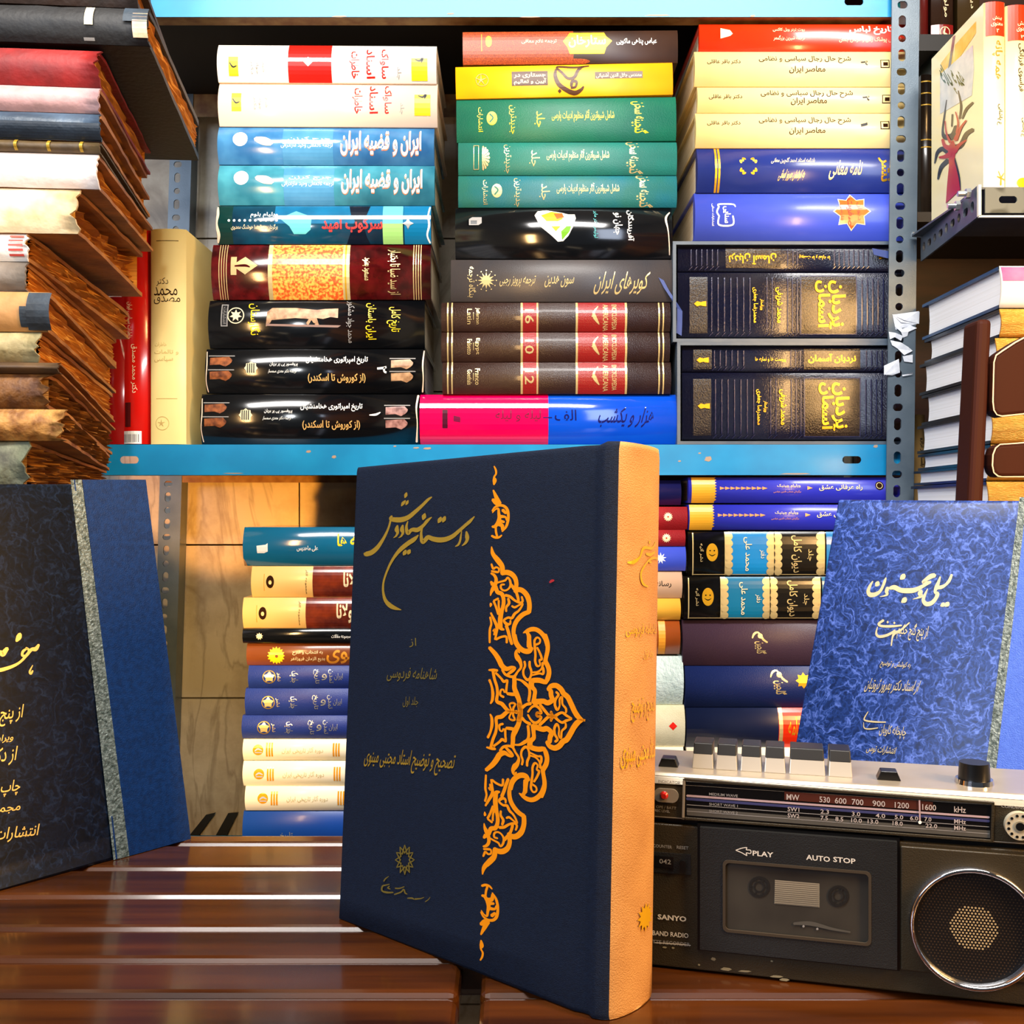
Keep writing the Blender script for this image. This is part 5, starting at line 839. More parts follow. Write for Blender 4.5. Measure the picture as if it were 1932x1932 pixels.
# ------------------------------------------------------------------ the cassette radio
ra = Pose((.0723, .5186, TABLE), -.2532, 0, 0)
PLA = M('bronze_grey_plastic', '#2d2616', .45, .1, hex2='#352c1a', scale=30, bump=.25, bscale=1600); PLD = M('dark_grey_plastic', '#1a1b1b', .4, hex2='#202121', scale=25, bump=.25, bscale=1600)
CHR = M('silver_plastic', '#b9ad98', .28, .6, hex2='#c6bba8', scale=30); CHROME = M('chrome', '#d8d8dc', .08, 1); BLP = M('black_plastic', '#0a0a0b', .3); DIALM = M('dial_black', '#0d0b0b', .2, coat=.5)
rad = thing('cassette_radio', 'bronze grey portable cassette radio with chrome speaker ring and silver top', 'radio', ra.base)
RX0, RX1, RD = -.02, .245, .058; RH = .0957
def rx(px, py, d=0): return ra.px(px, py, d)
def slab(mb, quad, y0, y1, mat):
    """plate whose outline is four (or more) points (x, z) on the radio's front"""
    n = len(quad); v = [ra.w(x, y0, z) for x, z in quad]+[ra.w(x, y1, z) for x, z in quad]
    mb.add(v, [tuple(range(n)), tuple(range(n, 2*n))[::-1]]+[(i, (i+1) % n, n+(i+1) % n, n+i) for i in range(n)], mat)
zg = rx(1240, 1549)[1]          # height of the groove under the dial strip
zd1 = rx(1240, 1468)[1]
mb = MB(); f3 = .0012
slab(mb, [(RX0, f3), (RX1, f3), (RX1, zg-.0012), (RX0, zg-.0012)], .0, RD, PLA)
slab(mb, [(RX0+.001, .0016), (RX1-.001, .0016), (RX1-.001, RH-.003), (RX0+.001, RH-.003)], .003, RD-.001, BLP)
prof = [(0, zg+.0012), (0, zd1-.0035), (.0022, RH-.0012), (.0042, RH), (RD, RH), (RD, zg+.0012)]
mb.prism(prof, lambda y, z, x: ra.w(x, y, z), RX0, RX1, PLA)
b0 = mb.build('radio_body', rad, bevel=.0008)
for sx in (RX0+.02, RX1-.03):
    mb = MB(); mb.box((sx, .012, .0004), (sx+.014, .045, .0013), BLP, lambda p: ra.w(p.x, p.y, p.z)); mb.build('foot', rad)
mb = MB(); mb.prism([(-.0006, zd1-.0028), (.0018, RH-.0008), (.004, RH+.0012), (RD-.004, RH+.0012), (RD-.004, RH-.001), (.004, RH-.001)], lambda y, z, x: ra.w(x, y, z), RX0+.001, RX1-.001, CHR); mb.build('top_panel', rad, bevel=.0006)
# dial window
mb = MB(); q = [rx(*p) for p in ((1294, 1474), (1871, 1519), (1869, 1583), (1292, 1540))]
slab(mb, q, -.0003, .002, DIALM)
dec = []
def rlin(y0, y1, m, w, a=1296, b=1866): dec.append(('l', [(a, y0, w), ((a+b)/2, (y0+y1)/2, w), (b, y1, w)], m))
DIM = M('dial_print', '#b8aca6', .5); BROWNP = M('brown_dial_strip', '#4a2014', .4); GREYS = M('grey_dial_strip', '#4f4c45', .4); ROSE = M('rose_dial_line', '#b39a9c', .35); INDG = M('indigo_dial_line', '#3a3c66', .4)
dec += [('p', [(1480, 1493), (1760, 1513), (1760, 1530), (1480, 1509)], BROWNP), ('p', [(1296, 1524), (1868, 1567), (1868, 1581), (1296, 1538)], GREYS)]
rlin(1501, 1542, ROSE, 4); rlin(1507, 1549, INDG, 5); rlin(1518, 1560, GREYINK, 1.2); rlin(1530, 1573, GREYINK, 1.2)
sl = 42/572
def rt(t, x0, y1, w, h, m=DIM, bold=.01): return ('q', t, (x0, y1), (x0+w, y1+w*sl), (x0, y1-h), m, bold)
for t, x, w in (('MW', 1484, 24), ('530', 1546, 20), ('600', 1575, 22), ('700', 1607, 22), ('900', 1646, 24), ('1200', 1688, 27), ('1600', 1740, 26), ('kHz', 1800, 22)): dec.append(rt(t, x, 1495+(x-1296)*sl, w, 11))
for t, x, w in (('SW1', 1486, 22), ('2.3', 1548, 16), ('3.0', 1607, 16), ('4.0', 1652, 18), ('5.0', 1688, 16), ('6.0', 1717, 15), ('7.0', 1744, 13), ('MHz', 1800, 22)): dec.append(rt(t, x, 1516+(x-1296)*sl, w, 8))
for t, x, w in (('SW2', 1486, 22), ('7.5', 1548, 14), ('8.5', 1576, 15), ('10.0', 1606, 20), ('13.0', 1637, 20), ('18.0', 1684, 19), ('22.0', 1746, 22), ('MHz', 1800, 22)): dec.append(rt(t, x, 1528+(x-1296)*sl, w, 8))
dec += [rt('MEDIUM WAVE', 1338, 1500, 54, 5, GREYINK), rt('SHORT WAVE 1', 1338, 1519, 54, 5, GREYINK), rt('SHORT WAVE 2', 1338, 1532, 54, 5, GREYINK)]
dec += [('p', [(1733, 1509), (1736, 1509), (1737, 1550), (1734, 1550)], ROSE), ('c', 1735.5, 1551, 3.2, WHITE)]
face_decals(mb, ra, dec, y=-.0003, off=.0001, step=.000012); mb.build('tuning_dial', rad, recalc=False)
mb = MB()
for a, b in (((1291, 1470), (1873, 1515)), ((1873, 1515), (1871, 1586)), ((1871, 1586), (1289, 1543)), ((1289, 1543), (1291, 1470))):
    p, r = Vector(rx(*a)), Vector(rx(*b)); d = (r-p).normalized()*.0006; n_ = Vector((-d.y, d.x))
    slab(mb, [tuple(p-d-n_), tuple(r+d-n_), tuple(r+d+n_), tuple(p-d+n_)], -.0011, .001, CHR if a[0] < 1292 and b[0] < 1292 else PLA)
mb.build('dial_frame', rad, bevel=.0002)
mb = MB(); face_decals(mb, ra, [('l', [(1236, 1463, 1.4), (1600, 1487, 1.4), (1940, 1510, 1.4)], CHR), ('l', [(1236, 1540, 1.6), (1600, 1567, 1.6), (1940, 1592, 1.6)], CHR)], off=.0002); 
# the printed words of the body
LP = M('panel_print', '#d9d2c4', .5)
s2 = .1
def rw(t, x0, y1, x1, h, m=LP, k=.085, bold=.012): return ('q', t, (x0, y1), (x1, y1+(x1-x0)*k), (x0, y1-h), m, bold)
face_decals(mb, ra, [rw('INDICATOR', 1242, 1476, 1284, 5, GREYINK), rw('OPE / BATT', 1238, 1524, 1276, 5, GREYINK), rw('REC LEVEL', 1236, 1531, 1264, 5, GREYINK), rw('COUNTER', 1232, 1598, 1268, 6, GREYINK), rw('RESET', 1277, 1601, 1299, 6, GREYINK), rw('SANYO', 1241, 1734, 1295, 10, LP, .09, .03), rw('3-BAND RADIO', 1222, 1763, 1299, 9, LP), rw('CASSETTE RECORDER', 1204, 1777, 1302, 7, GREYINK), ('l', [(1236, 1778, 1.4), (1270, 1780, 1.4), (1303, 1783, 1.4)], LP), rw('CONDENSER MIC', 1889, 1523, 1960, 5, GREYINK)], off=.0003)
SCUF = M('scuffed_paint', '#8d8466', .7)
for x, y, w, h in ((1346, 1809, 10, 7), (1319, 1820, 5, 4), (1456, 1813, 5, 4), (1370, 1828, 22, 7), (1405, 1832, 26, 4), (1465, 1842, 26, 5), (1480, 1848, 20, 6), (1254, 1787, 9, 4), (1270, 1788, 6, 4)):
    face_decals(mb, ra, [('p', [(x-w*.5, y), (x-w*.2, y-h*.5), (x+w*.3, y-h*.3), (x+w*.5, y+h*.1), (x+w*.2, y+h*.5), (x-w*.3, y+h*.3)], SCUF)], off=.00025)
mb.build('printed_marks', rad, recalc=False)
# indicator lamp
mb = MB(); c = rx(1257, 1500); c = (c[0], c[1]); ov = [(c[0]+x, c[1]+z) for x, z in oval(.0062, .0034, 20)]; slab(mb, ov, -.0012, .002, CHR)
mb.cyl(ra.w(c[0]-.001, -.0012, c[1]), ra.R@Vector((0, -1, 0)), .0021, .0012, .0016, M('red_lamp', '#b5150c', .15, coat=.6)); mb.build('indicator_lamp', rad)
# counter and reset button
mb = MB(); slab(mb, [rx(*p) for p in ((1222, 1606), (1303, 1612), (1304, 1650), (1222, 1644))], -.0004, .001, PLD); slab(mb, [rx(*p) for p in ((1228, 1613), (1271, 1616), (1271, 1637), (1228, 1634))], -.0008, .001, BLP)
face_decals(mb, ra, [rw('042', 1244, 1629, 1266, 9, GREYINK)], y=-.0008, off=.0001); mb.build('tape_counter', rad, recalc=False)
mb = MB(); c = rx(1289, 1632); slab(mb, [(c[0]+x, c[1]+z) for x, z in oval(.0014, .0030, 14)], -.0028, .001, BLP); mb.build('reset_button', rad)
# cassette door with window
dq = [rx(*p) for p in ((1320, 1557), (1690, 1586), (1693, 1824), (1323, 1788))]
xl, xr = (dq[0][0]+dq[3][0])/2, (dq[1][0]+dq[2][0])/2; zt, zb = (dq[0][1]+dq[1][1])/2, (dq[2][1]+dq[3][1])/2
wq = [rx(*p) for p in ((1366, 1619), (1640, 1645), (1640, 1777), (1368, 1751))]
wl, wr = (wq[0][0]+wq[3][0])/2, (wq[1][0]+wq[2][0])/2; wt, wb = (wq[0][1]+wq[1][1])/2, (wq[2][1]+wq[3][1])/2
mb = MB()
for a in ((xl, zb, xr, wb), (xl, wt, xr, zt), (xl, wb, wl, wt), (wr, wb, xr, wt)): slab(mb, [(a[0], a[1]), (a[2], a[1]), (a[2], a[3]), (a[0], a[3])], -.0030, .001, PLD)
door = mb.build('cassette_door', rad)
mb = MB()
for a in ((xl-.0014, zb-.0014, xl, zt+.0014), (xr, zb-.0014, xr+.0014, zt+.0014), (xl, zt, xr, zt+.0014), (xl, zb-.0014, xr, zb)): slab(mb, [(a[0], a[1]), (a[2], a[1]), (a[2], a[3]), (a[0], a[3])], -.0004, .001, BLP)
mb.build('door_gap', rad)
mb = MB(); face_decals(mb, ra, [rw('PLAY', 1420, 1614, 1459, 9.5, LP, .1, .02), rw('AUTO', 1521, 1622, 1566, 10, LP, .1, .02), rw('STOP', 1572, 1626, 1614, 10, LP, .1, .02), ('l', [(1388, 1604, 1.6), (1400, 1600, 1.6), (1409, 1599, 1.6), (1408, 1603, 1.6), (1416, 1604, 1.6), (1416, 1610, 1.6), (1408, 1609, 1.6), (1409, 1614, 1.6), (1400, 1609, 1.6), (1388, 1604, 1.6)], LP)], y=-.003, off=.0001); mb.build('door_lettering', door, recalc=False)
def rrect(x0, z0, x1, z1, r, n=5):
    o = []
    for cx, cz, a0 in ((x1-r, z1-r, 0), (x0+r, z1-r, 90), (x0+r, z0+r, 180), (x1-r, z0+r, 270)):
        for i in range(n+1): a = math.radians(a0+90*i/n); o.append((cx+r*math.cos(a), cz+r*math.sin(a)))
    return o
mb = MB(); o1 = rrect(wl-.0007, wb-.0007, wr+.0007, wt+.0007, .0025); o2 = rrect(wl+.0006, wb+.0006, wr-.0006, wt-.0006, .002); n = len(o1)
v = [ra.w(x, -.0034, z) for x, z in o1]+[ra.w(x, -.0034, z) for x, z in o2]+[ra.w(x, -.0025, z) for x, z in o1]+[ra.w(x, -.0025, z) for x, z in o2]
mb.add(v, [(i, (i+1) % n, n+(i+1) % n, n+i) for i in range(n)]+[(i, (i+1) % n, 2*n+(i+1) % n, 2*n+i) for i in range(n)]+[(n+i, n+(i+1) % n, 3*n+(i+1) % n, 3*n+i) for i in range(n)], M('window_rim', '#4d4438', .3, .3)); mb.build('window_rim', door)
SMOKE = M('smoked_window', '#3a362f', .25, coat=.3)
mb = MB(); slab(mb, [(wl, wb), (wr, wb), (wr, wt), (wl, wt)], -.0018, -.0005, M('cassette_shell', '#24211d', .45, hex2='#3a362e', scale=22))
lab = [('p', [(1462, 1660), (1546, 1667), (1546, 1712), (1461, 1705)], M('cassette_label', '#8f8672', .6))]+[('l', [(1462, 1663+i*3.7, 1.3), (1504, 1666.3+i*3.7, 1.3), (1545, 1669.6+i*3.7, 1.3)], M('label_line', '#5a5142', .6)) for i in range(12)]
reel = M('reel_dark', '#151310', .5)
for cx, cy in ((1433, 1673), (1582, 1690)): lab += [('o', cx, cy, 20, 5, reel), ('o', cx, cy, 11, 3, reel)]+[('c', cx+14*math.cos(a), cy+14*math.sin(a), 2, reel) for a in (0, 1.05, 2.1, 3.14, 4.2, 5.2)]
lab += [('l', [(1498, 1742, 5), (1530, 1742, 8), (1570, 1752, 5), (1604, 1758, 3)], GREYS), ('c', 1516, 1747, 2.2, GREYINK), ('c', 1542, 1752, 2.2, GREYINK)]
face_decals(mb, ra, lab, y=-.0018, off=.0001, step=.00001); mb.build('cassette', door, recalc=False)
# speaker panel, ring and grille
mb = MB(); sx0 = rx(1699, 1700)[0]; slab(mb, [(sx0, .012), (RX1-.002, .012), (RX1-.002, zg-.003), (sx0, zg-.003)], -.0012, .001, PLA); spk = mb.build('speaker_panel', rad, bevel=.0006)
mb = MB(); c = rx(1836, 1748); r0 = abs(rx(1713, 1740)[0]-c[0])*1.0; n = 64; tor = []
for i in range(n):
    a = 2*math.pi*i/n
    for rr, yy in ((1, -.0012), (.995, -.0042), (.965, -.0056), (.925, -.0050), (.895, -.0018)): tor.append(ra.w(c[0]+r0*rr*math.cos(a), yy, c[1]+r0*rr*math.sin(a)))
mb.add(tor, [(5*i+k, 5*((i+1) % n)+k, 5*((i+1) % n)+k+1, 5*i+k+1) for i in range(n) for k in range(4)], CHROME, True); mb.build('speaker_ring', spk)
mb = MB(); gr = r0*.9; GRIL = M('grille_black', '#0b0908', .45); HOLE = M('grille_hole_bronze', '#3a2a18', .5); CONE = M('speaker_dome_cream', '#b59c70', .5)
mb.add([ra.w(c[0]+gr*math.cos(2*math.pi*i/48), -.0016, c[1]+gr*math.sin(2*math.pi*i/48)) for i in range(48)], [tuple(range(48))], GRIL)
pt = r0/18.5
for i in range(-24, 25):
    for j in range(-24, 25):
        x, z = (i+.5*(j % 2))*pt*1.0, j*pt*.866; d = math.hypot(x, z)
        if d > gr-.0012: continue
        m = CONE if d < r0*.36 else HOLE; q = pt*(.33 if d < r0*.36 else .24)
        mb.add([ra.w(c[0]+x+q*math.cos(a*math.pi/3), -.0018, c[1]+z+q*math.sin(a*math.pi/3)) for a in range(6)], [tuple(range(6))], m)
mb.build('speaker_grille', spk, recalc=False)
# microphone knob at the frame edge
mb = MB(); c = rx(1922, 1556); kr = abs(rx(1893, 1556)[0]-c[0]); n = 40
mb.cyl(ra.w(c[0], .001, c[1]), ra.R@Vector((0, -1, 0)), kr, kr*.97, .004, M('cream_plastic', '#b7ae95', .4), 40)
for i in range(12): a = i*math.pi/6+.26; mb.cyl(ra.w(c[0]+kr*.76*math.cos(a), -.0030, c[1]+kr*.76*math.sin(a)), ra.R@Vector((0, -1, 0)), kr*.1, kr*.1, .0002, BLP, 10)
mb.cyl(ra.w(c[0], -.0030, c[1]), ra.R@Vector((0, -1, 0)), kr*.42, kr*.4, .0003, M('knob_ring', '#8d856f', .35), 24); mb.cyl(ra.w(c[0], -.0032, c[1]), ra.R@Vector((0, -1, 0)), kr*.3, kr*.28, .0003, BLP, 24); mb.build('microphone', rad)
# keys and controls on the top
def topx(px, y): return rx(px, 1460, y)[0]
KY = .024; zt0 = RH+.0012
KW = M('key_silver', '#c9c2b4', .3, .35); KB = M('key_black', '#1c1a18', .35)
for a, b in ((1306, 1346), (1351, 1391), (1397, 1437), (1442, 1482), (1489, 1557), (1563, 1608)):
    xa, xb = topx(a, KY-.008), topx(b, KY-.008); mb = MB(); hz = .0118
    pr_ = [(KY-.009, zt0), (KY-.007, zt0+hz*.62), (KY-.004, zt0+hz), (KY+.010, zt0+hz), (KY+.010, zt0)]
    pl = [(x, z) for x, z in pr_]
    mb.prism(pl, lambda y, z, x: ra.w(x+(.0008 if x < (xa+xb)/2 else -.0008)*((z-zt0)/hz), y, z), xa, xb, KW); key = mb.build('key', rad, bevel=.0004)
    mb = MB(); pl = [(KY-.0073, zt0+hz*.58), (KY-.0044, zt0+hz+.0004), (KY+.0102, zt0+hz+.0004), (KY+.0102, zt0+hz*.58), (KY-.003, zt0+hz*.58)]
    mb.prism(pl, lambda y, z, x: ra.w(x+(.0004 if x < (xa+xb)/2 else -.0004)*((z-zt0)/hz), y, z), xa+.0002, xb-.0002, KB); mb.build('key_cap', key, bevel=.0005)
for px, w in ((1262, .0042), (1676, .0046)):
    x = topx(px, KY-.006); mb = MB(); mb.prism([(x-w*1.2, zt0), (x+w*1.2, zt0), (x+w*.8, zt0+.0044), (x-w*.8, zt0+.0044)], lambda a, z, y: ra.w(a, y, z), KY-.010, KY-.002, BLP); mb.build('slider', rad, bevel=.0004)
x = topx(1838, KY-.004); mb = MB(); up = (0, 0, 1); b = ra.w(x, KY-.004, zt0); mb.cyl(b, up, .0088, .0084, .0022, CHROME, 32); mb.cyl(b+Vector((0, 0, .0022)), up, .0072, .0068, .0078, BLP, 32); mb.build('volume_knob', rad, bevel=.0004)
# ------------------------------------------------------------------ the right-hand bay
G9 = 'books in the side bay at the right'
ru = thing('side_shelf', 'grey steel side shelf with slotted edge and flaked paint, at the right', 'shelf', P(1845, 380, 1.0))
ob = P(1845, 380, 1.0)
pf, pb_ = P(1843, 410, .965), P(1737, 497, 1.135)
zt_ = P(1845, 351, .965).z; zb_ = pf.z
mb = MB(); L = (Vector((pb_.x, pb_.y, 0))-Vector((pf.x, pf.y, 0))).length; dv = (Vector((pb_.x, pb_.y, 0))-Vector((pf.x, pf.y, 0))).normalized(); nv = Vector((dv.y, -dv.x, 0))
hs = [(.012+i*.0184, (zt_-zb_)*.45, [.0045, .0065, .0045, .0062][i % 4], [.0052, .004, .0045, .004][i % 4]) for i in range(9)]
DST = M('dark_grey_steel', '#4a525c', .4, .35, hex2='#59616a', scale=30)
perforated(mb, lambda a, w, d: Vector((pf.x, pf.y, zb_+w))+dv*a+nv*d-ob, L, zt_-zb_, .0022, [h for h in hs if h[0] < L-.01], DST)
mb.build('side_flange', ru)
CAMO = M('flaked_grey_paint', '#5d6159', .5, hex2='#2f352e', scale=45, amt=.15, detail=1)
mb = MB(); perforated(mb, lambda a, w, d: Vector((pf.x+.006+a, pf.y-.004+d, zb_+.003+w))-ob, .42, zt_-zb_-.006, .0015, [(.021, (zt_-zb_)*.42, .0085, .0034)], CAMO); mb.build('front_flange', ru)
mb = MB(); EDG = M('worn_bright_edge', '#dcd3bf', .5); mb.box((pf.x-.0004, pf.y-.0045, zb_), (pf.x+.0022, pf.y-.001, zt_), EDG, lambda p: p-ob); mb.box((pf.x, pf.y-.0045, zb_-.0012), (pf.x+.07, pf.y-.002, zb_+.0006), EDG, lambda p: p-ob); mb.build('worn_edge', ru)
mb = MB(); mb.box((pf.x+.003, pf.y, zt_-.003), (.89, 1.13, zt_-.001), DST, lambda p: p-ob); mb.build('shelf_board', ru)
mb = MB()
for px, py, d in ((1812, 388, 1.005), (1832, 365, .975)):
    c = P(px, py, d)-ob; mb.cyl(c+nv*-.001, nv*-1, .0048, .0048, .004, MATS['zinc'], 6, False); mb.cyl(c+nv*-.005, nv*-1, .0026, .0026, .007, MATS['zinc'])
mb.build('bolt', ru)
# legs of that shelf, out of the picture to the right and at the back
mb = MB(); mb.box((.868, .985, 0), (.89, 1.0, 1.7), DST, lambda p: p-ob); mb.box((.868, 1.1, 0), (.89, 1.12, 1.7), DST, lambda p: p-ob); mb.build('post', ru)
WJ = gl('white_glossy_jacket', '#f4efe0', rough=.25); YW = gl('ivory_yellow_jacket', '#f7eec2', '#f3e6a6', scale=6, rough=.3)
def standing(label, px, ytop, D, width_px, depth, body, decals, cover_dec=None, ybase=None, group=G9, bul=.003):
    """small upright book: spine to the camera, left cover visible running back"""
    s = D/F; z0 = zt_-.001+.0002 if ybase is None else P(0, ybase, D).z; z1 = P(0, ytop, D).z; x0 = (px-CX)*s; T = width_px*s; H = z1-z0
    o = Vector((x0, D, z0)); t = thing('hardcover_book', label, 'book', o, group); n = 10
    arc = [(T*(1-math.cos(math.pi*i/n))/2, bul-bul*(1-(2*((1-math.cos(math.pi*i/n))/2)-1)**2)) for i in range(n+1)]; th = min(.002, T*.2)
    out = [(0, depth)]+arc+[(T, depth)]; inn = [(T-th, depth), (T-th, .004), (th, .004), (th, depth)]; poly = out+inn; N = len(poly)
    mb = MB(); mb.add([(x, y, 0) for x, y in poly]+[(x, y, H) for x, y in poly], [tuple(range(N)), tuple(range(N, 2*N))[::-1]], body); k = mb.mi(body)
    for i in range(N): j = (i+1) % N; mb.f.append([i, j, N+j, N+i]); mb.m.append(k); mb.s.append(1 <= i < len(out)-2)
    for i, d in enumerate(decals):
        v, f, m = fig(d); q = [((py-0)*-s+ (CY*s+ZC-z0), (x-px)*s) for x, py in v]; q = [(a, min(max(b_, 1e-5), T-1e-5)) for a, b_ in q]
        q, f = cut(q, f, [a[0] for a in arc[1:-1]]); o2 = []
        for z, c in q:
            a = 0
            while a < n-1 and arc[a+1][0] < c: a += 1
            u = (c-arc[a][0])/(arc[a+1][0]-arc[a][0]); o2.append((c, arc[a][1]*(1-u)+arc[a+1][1]*u-.0003-.00003*i, min(max(z, 0), H)))
        mb.add(o2, f, m)
    if cover_dec:
        for i, d in enumerate(cover_dec):                       # photo pixels on the plane x = x0
            v, f, m = fig(d); o2 = []
            for x, y in v:
                dd = x0*F/(x-CX); o2.append((-.0002-.00003*i, min(max(dd-D, .001), depth-.001), min(max((CY-y)*dd/F+ZC-z0, .001), H-.001)))
            mb.add(o2, f, m)
    mb.build('cover', t, recalc=False); pb = MB(); pb.box((th*1.02, .0045, .002), (T-th*1.02, depth-.004, H-.002), PAGES); pb.build('page_block', t); return t
TREE = gl('tree_red_ink', '#b51a1e', rough=.3); TWIG = gl('tree_black_ink', '#121014', rough=.3); FOG = gl('cover_grey_wash', '#b9c3c6', '#d7dcd8', scale=60, rough=.3); MUS2 = gl('cover_yellow_wash', '#e2b62a', '#f1d873', scale=50, rough=.3)
def cz(q): return [(1660+x/4.026, y/4.026, w/4.026) for x, y, w in q]
cov = [('p', [(1775, 120), (1798, 90), (1800, 128), (1776, 150)], MUS2), ('p', [(1802, 85), (1842, 40), (1842, 62), (1800, 125)], MUS2), ('p', [(1774, 140), (1800, 118), (1836, 85), (1838, 130), (1834, 180), (1800, 200), (1774, 215)], FOG), ('p', [(1798, 68), (1803, 66), (1795, 122), (1789, 130)], gl('cover_slate_bar', '#5e6468')), ('t', 'همه پانه', 1778, 122, 1820, 178, gl('dark_green_ink', '#1f4a22'), 0, .02, -.5)]
cov += [('l', cz(q), TWIG) for q in ([(510,760,8),(490,900,14),(480,1000,18),(500,1040,40),(560,1030,50),(580,960,30)], [(598,690,10),(620,800,18),(610,900,16)], [(710,780,18),(660,830,22),(630,900,14)], [(710,985,30),(660,1020,34),(620,1100,40),(570,1120,40)], [(420,1240,10),(440,1160,25),(480,1130,35),(520,1160,35)], [(445,1360,14),(470,1270,30),(520,1220,35)], [(555,870,14),(550,960,12)], [(570,1200,14),(600,1330,22),(610,1440,20)])]
cov += [('p', [(1660+x/4.026, y/4.026) for x, y in ((505, 1545), (515, 1400), (530, 1250), (520, 1120), (560, 1060), (585, 1120), (570, 1220), (600, 1340), (615, 1440))], TREE)]+[('l', cz(q), TREE) for q in ([(480,1060,20),(500,1110,30),(545,1130,50)], [(660,1065,12),(610,1100,25),(570,1150,40)], [(660,915,12),(620,970,20),(580,1060,35)], [(455,1195,12),(500,1190,30),(540,1170,40)], [(500,920,8),(510,1010,12),(540,1080,24)], [(580,850,8),(600,930,14),(590,1010,20)])]
T9 = [('r', 1861, 2, 1897, 67, REDO), ('t', 'بینش', 1873, 30, 1891, 38, CREAMINK, 0, .01), ('t', 'معنوی', 1870, 42, 1893, 50, CREAMINK, 0, .01), ('t', '۲', 1880, 54, 1885, 61, CREAMINK, 0, .02), ('t', 'همه پانه', 1872, 76, 1893, 150, M('amber_print', '#b07c08', .6), 90, .01), ('t', 'ع پاشایی', 1881, 196, 1893, 236, BROWNINK, 90, .006), ('l', cz([(920,1400,16),(920,1350,10),(900,1300,6)]), OCH), ('l', cz([(920,1350,10),(950,1310,6)]), OCH), ('l', cz([(890,1340,6),(920,1350,8),(960,1360,6)]), OCH)]
standing('white paperback with a red tree on its cover, on the grey side shelf', 1858, 3, .985, 40, .125, YW, T9, cov)
T10 = [('r', 1903, 0, 1960, 76, REDO), ('t', 'بینش', 1920, 40, 1940, 49, CREAMINK, 0, .01), ('t', 'معنوی', 1918, 51, 1940, 60, CREAMINK, 0, .01), ('t', '۳', 1926, 65, 1933, 72, CREAMINK, 0, .02), ('t', 'فراسوی فرزانگی', 1921, 82, 1934, 172, BROWNINK, 90, .006), ('t', 'ع پاشایی', 1926, 222, 1936, 258, BROWNINK, 90, .006), ('c', 1932, 345, 14, YEL, 10)]
standing('white and red topped book at the frame edge beside the red tree one', 1900, 9, .985, 42, .125, YW, T10)
# dark books further back on a black board
bk = thing('wall_rack', 'black rack board and brown back panel behind the grey side shelf', 'shelf', (.6, 1.33, 1.2)); BKM = M('black_board', '#0b0908', .5); HB = M('honey_brown_panel', '#3a1c08', .4, hex2='#241004', scale=12, stretch=(1, 1, 6), coat=.3)
z66 = P(0, 66, 1.27).z
mb = MB(); mb.box((.492, 1.268, z66-.02), (.95, 1.45, z66), BKM, lambda p: p-Vector((.6, 1.33, 1.2))); mb.build('rack_board', bk)
z40 = P(0, 402, 1.27).z
mb = MB(); mb.box((.492, 1.265, z40-.012), (.95, 1.45, z40), BKM, lambda p: p-Vector((.6, 1.33, 1.2))); mb.build('rack_board', bk)
mb = MB(); mb.box((.48, 1.451, 0), (.95, 1.4645, 2.0), HB, lambda p: p-Vector((.6, 1.33, 1.2))); mb.build('back_panel', bk)
mb = MB(); mb.box((.93, 1.27, 0), (.95, 1.45, 2.0), BKM, lambda p: p-Vector((.6, 1.33, 1.2))); mb.build('side_panel', bk)
DB = lambda n, h: gl(n, h, rough=.3)
def back_book(label, x0, x1, ytop, yb, D, mat, dec): standing(label, x0, ytop, D, x1-x0, .14, mat, dec, ybase=yb)
back_book('dark red spine hard against the grey post, on the black rack board', 1738, 1753, -90, 65.7, 1.272, DB('ox_red_jacket', '#4a0805'), [])
back_book('dark brown spine with pale vertical lettering and round red emblem', 1758, 1800, -100, 65.7, 1.272, DB('dark_umber_jacket', '#24130a'), [('r', 1758, 46, 1802, 66, DB('emblem_red', '#7a120e')), ('t', 'مولوی', 1780, -20, 1790, 32, CREAMINK, 90), ('r', 1776, -60, 1776.8, 48, BROWNINK), ('r', 1791, -60, 1791.8, 48, BROWNINK), ('o', 1783, 60, 10, 1.5, CREAMINK), ('l', [(1783, 53, 2), (1781, 62, 4), (1787, 65, 3)], CREAMINK)])
back_book('olive brown spine partly behind the white tree book, on the black rack board', 1808, 1850, -100, 65.7, 1.272, DB('olive_umber_jacket', '#33250f'), [('t', 'دیوان', 1830, -30, 1838, 16, CREAMINK, 90)])
back_book('dark spine with thin gold bands behind the grey post, lower rack level', 1739, 1760, 140, 401.7, 1.272, DB('black_umber_jacket', '#140d08'), [('r', 1736, y, 1762, y+2.2, DULLGOLD) for y in (152, 174, 196, 262, 276)])
back_book('dark bottle green spine with gold bands beside the tree book cover', 1762, 1790, 88, 401.7, 1.272, DB('bottle_green_jacket', '#0a1712'), [('r', 1760, y, 1792, y+2, DULLGOLD) for y in (300, 318, 352)])
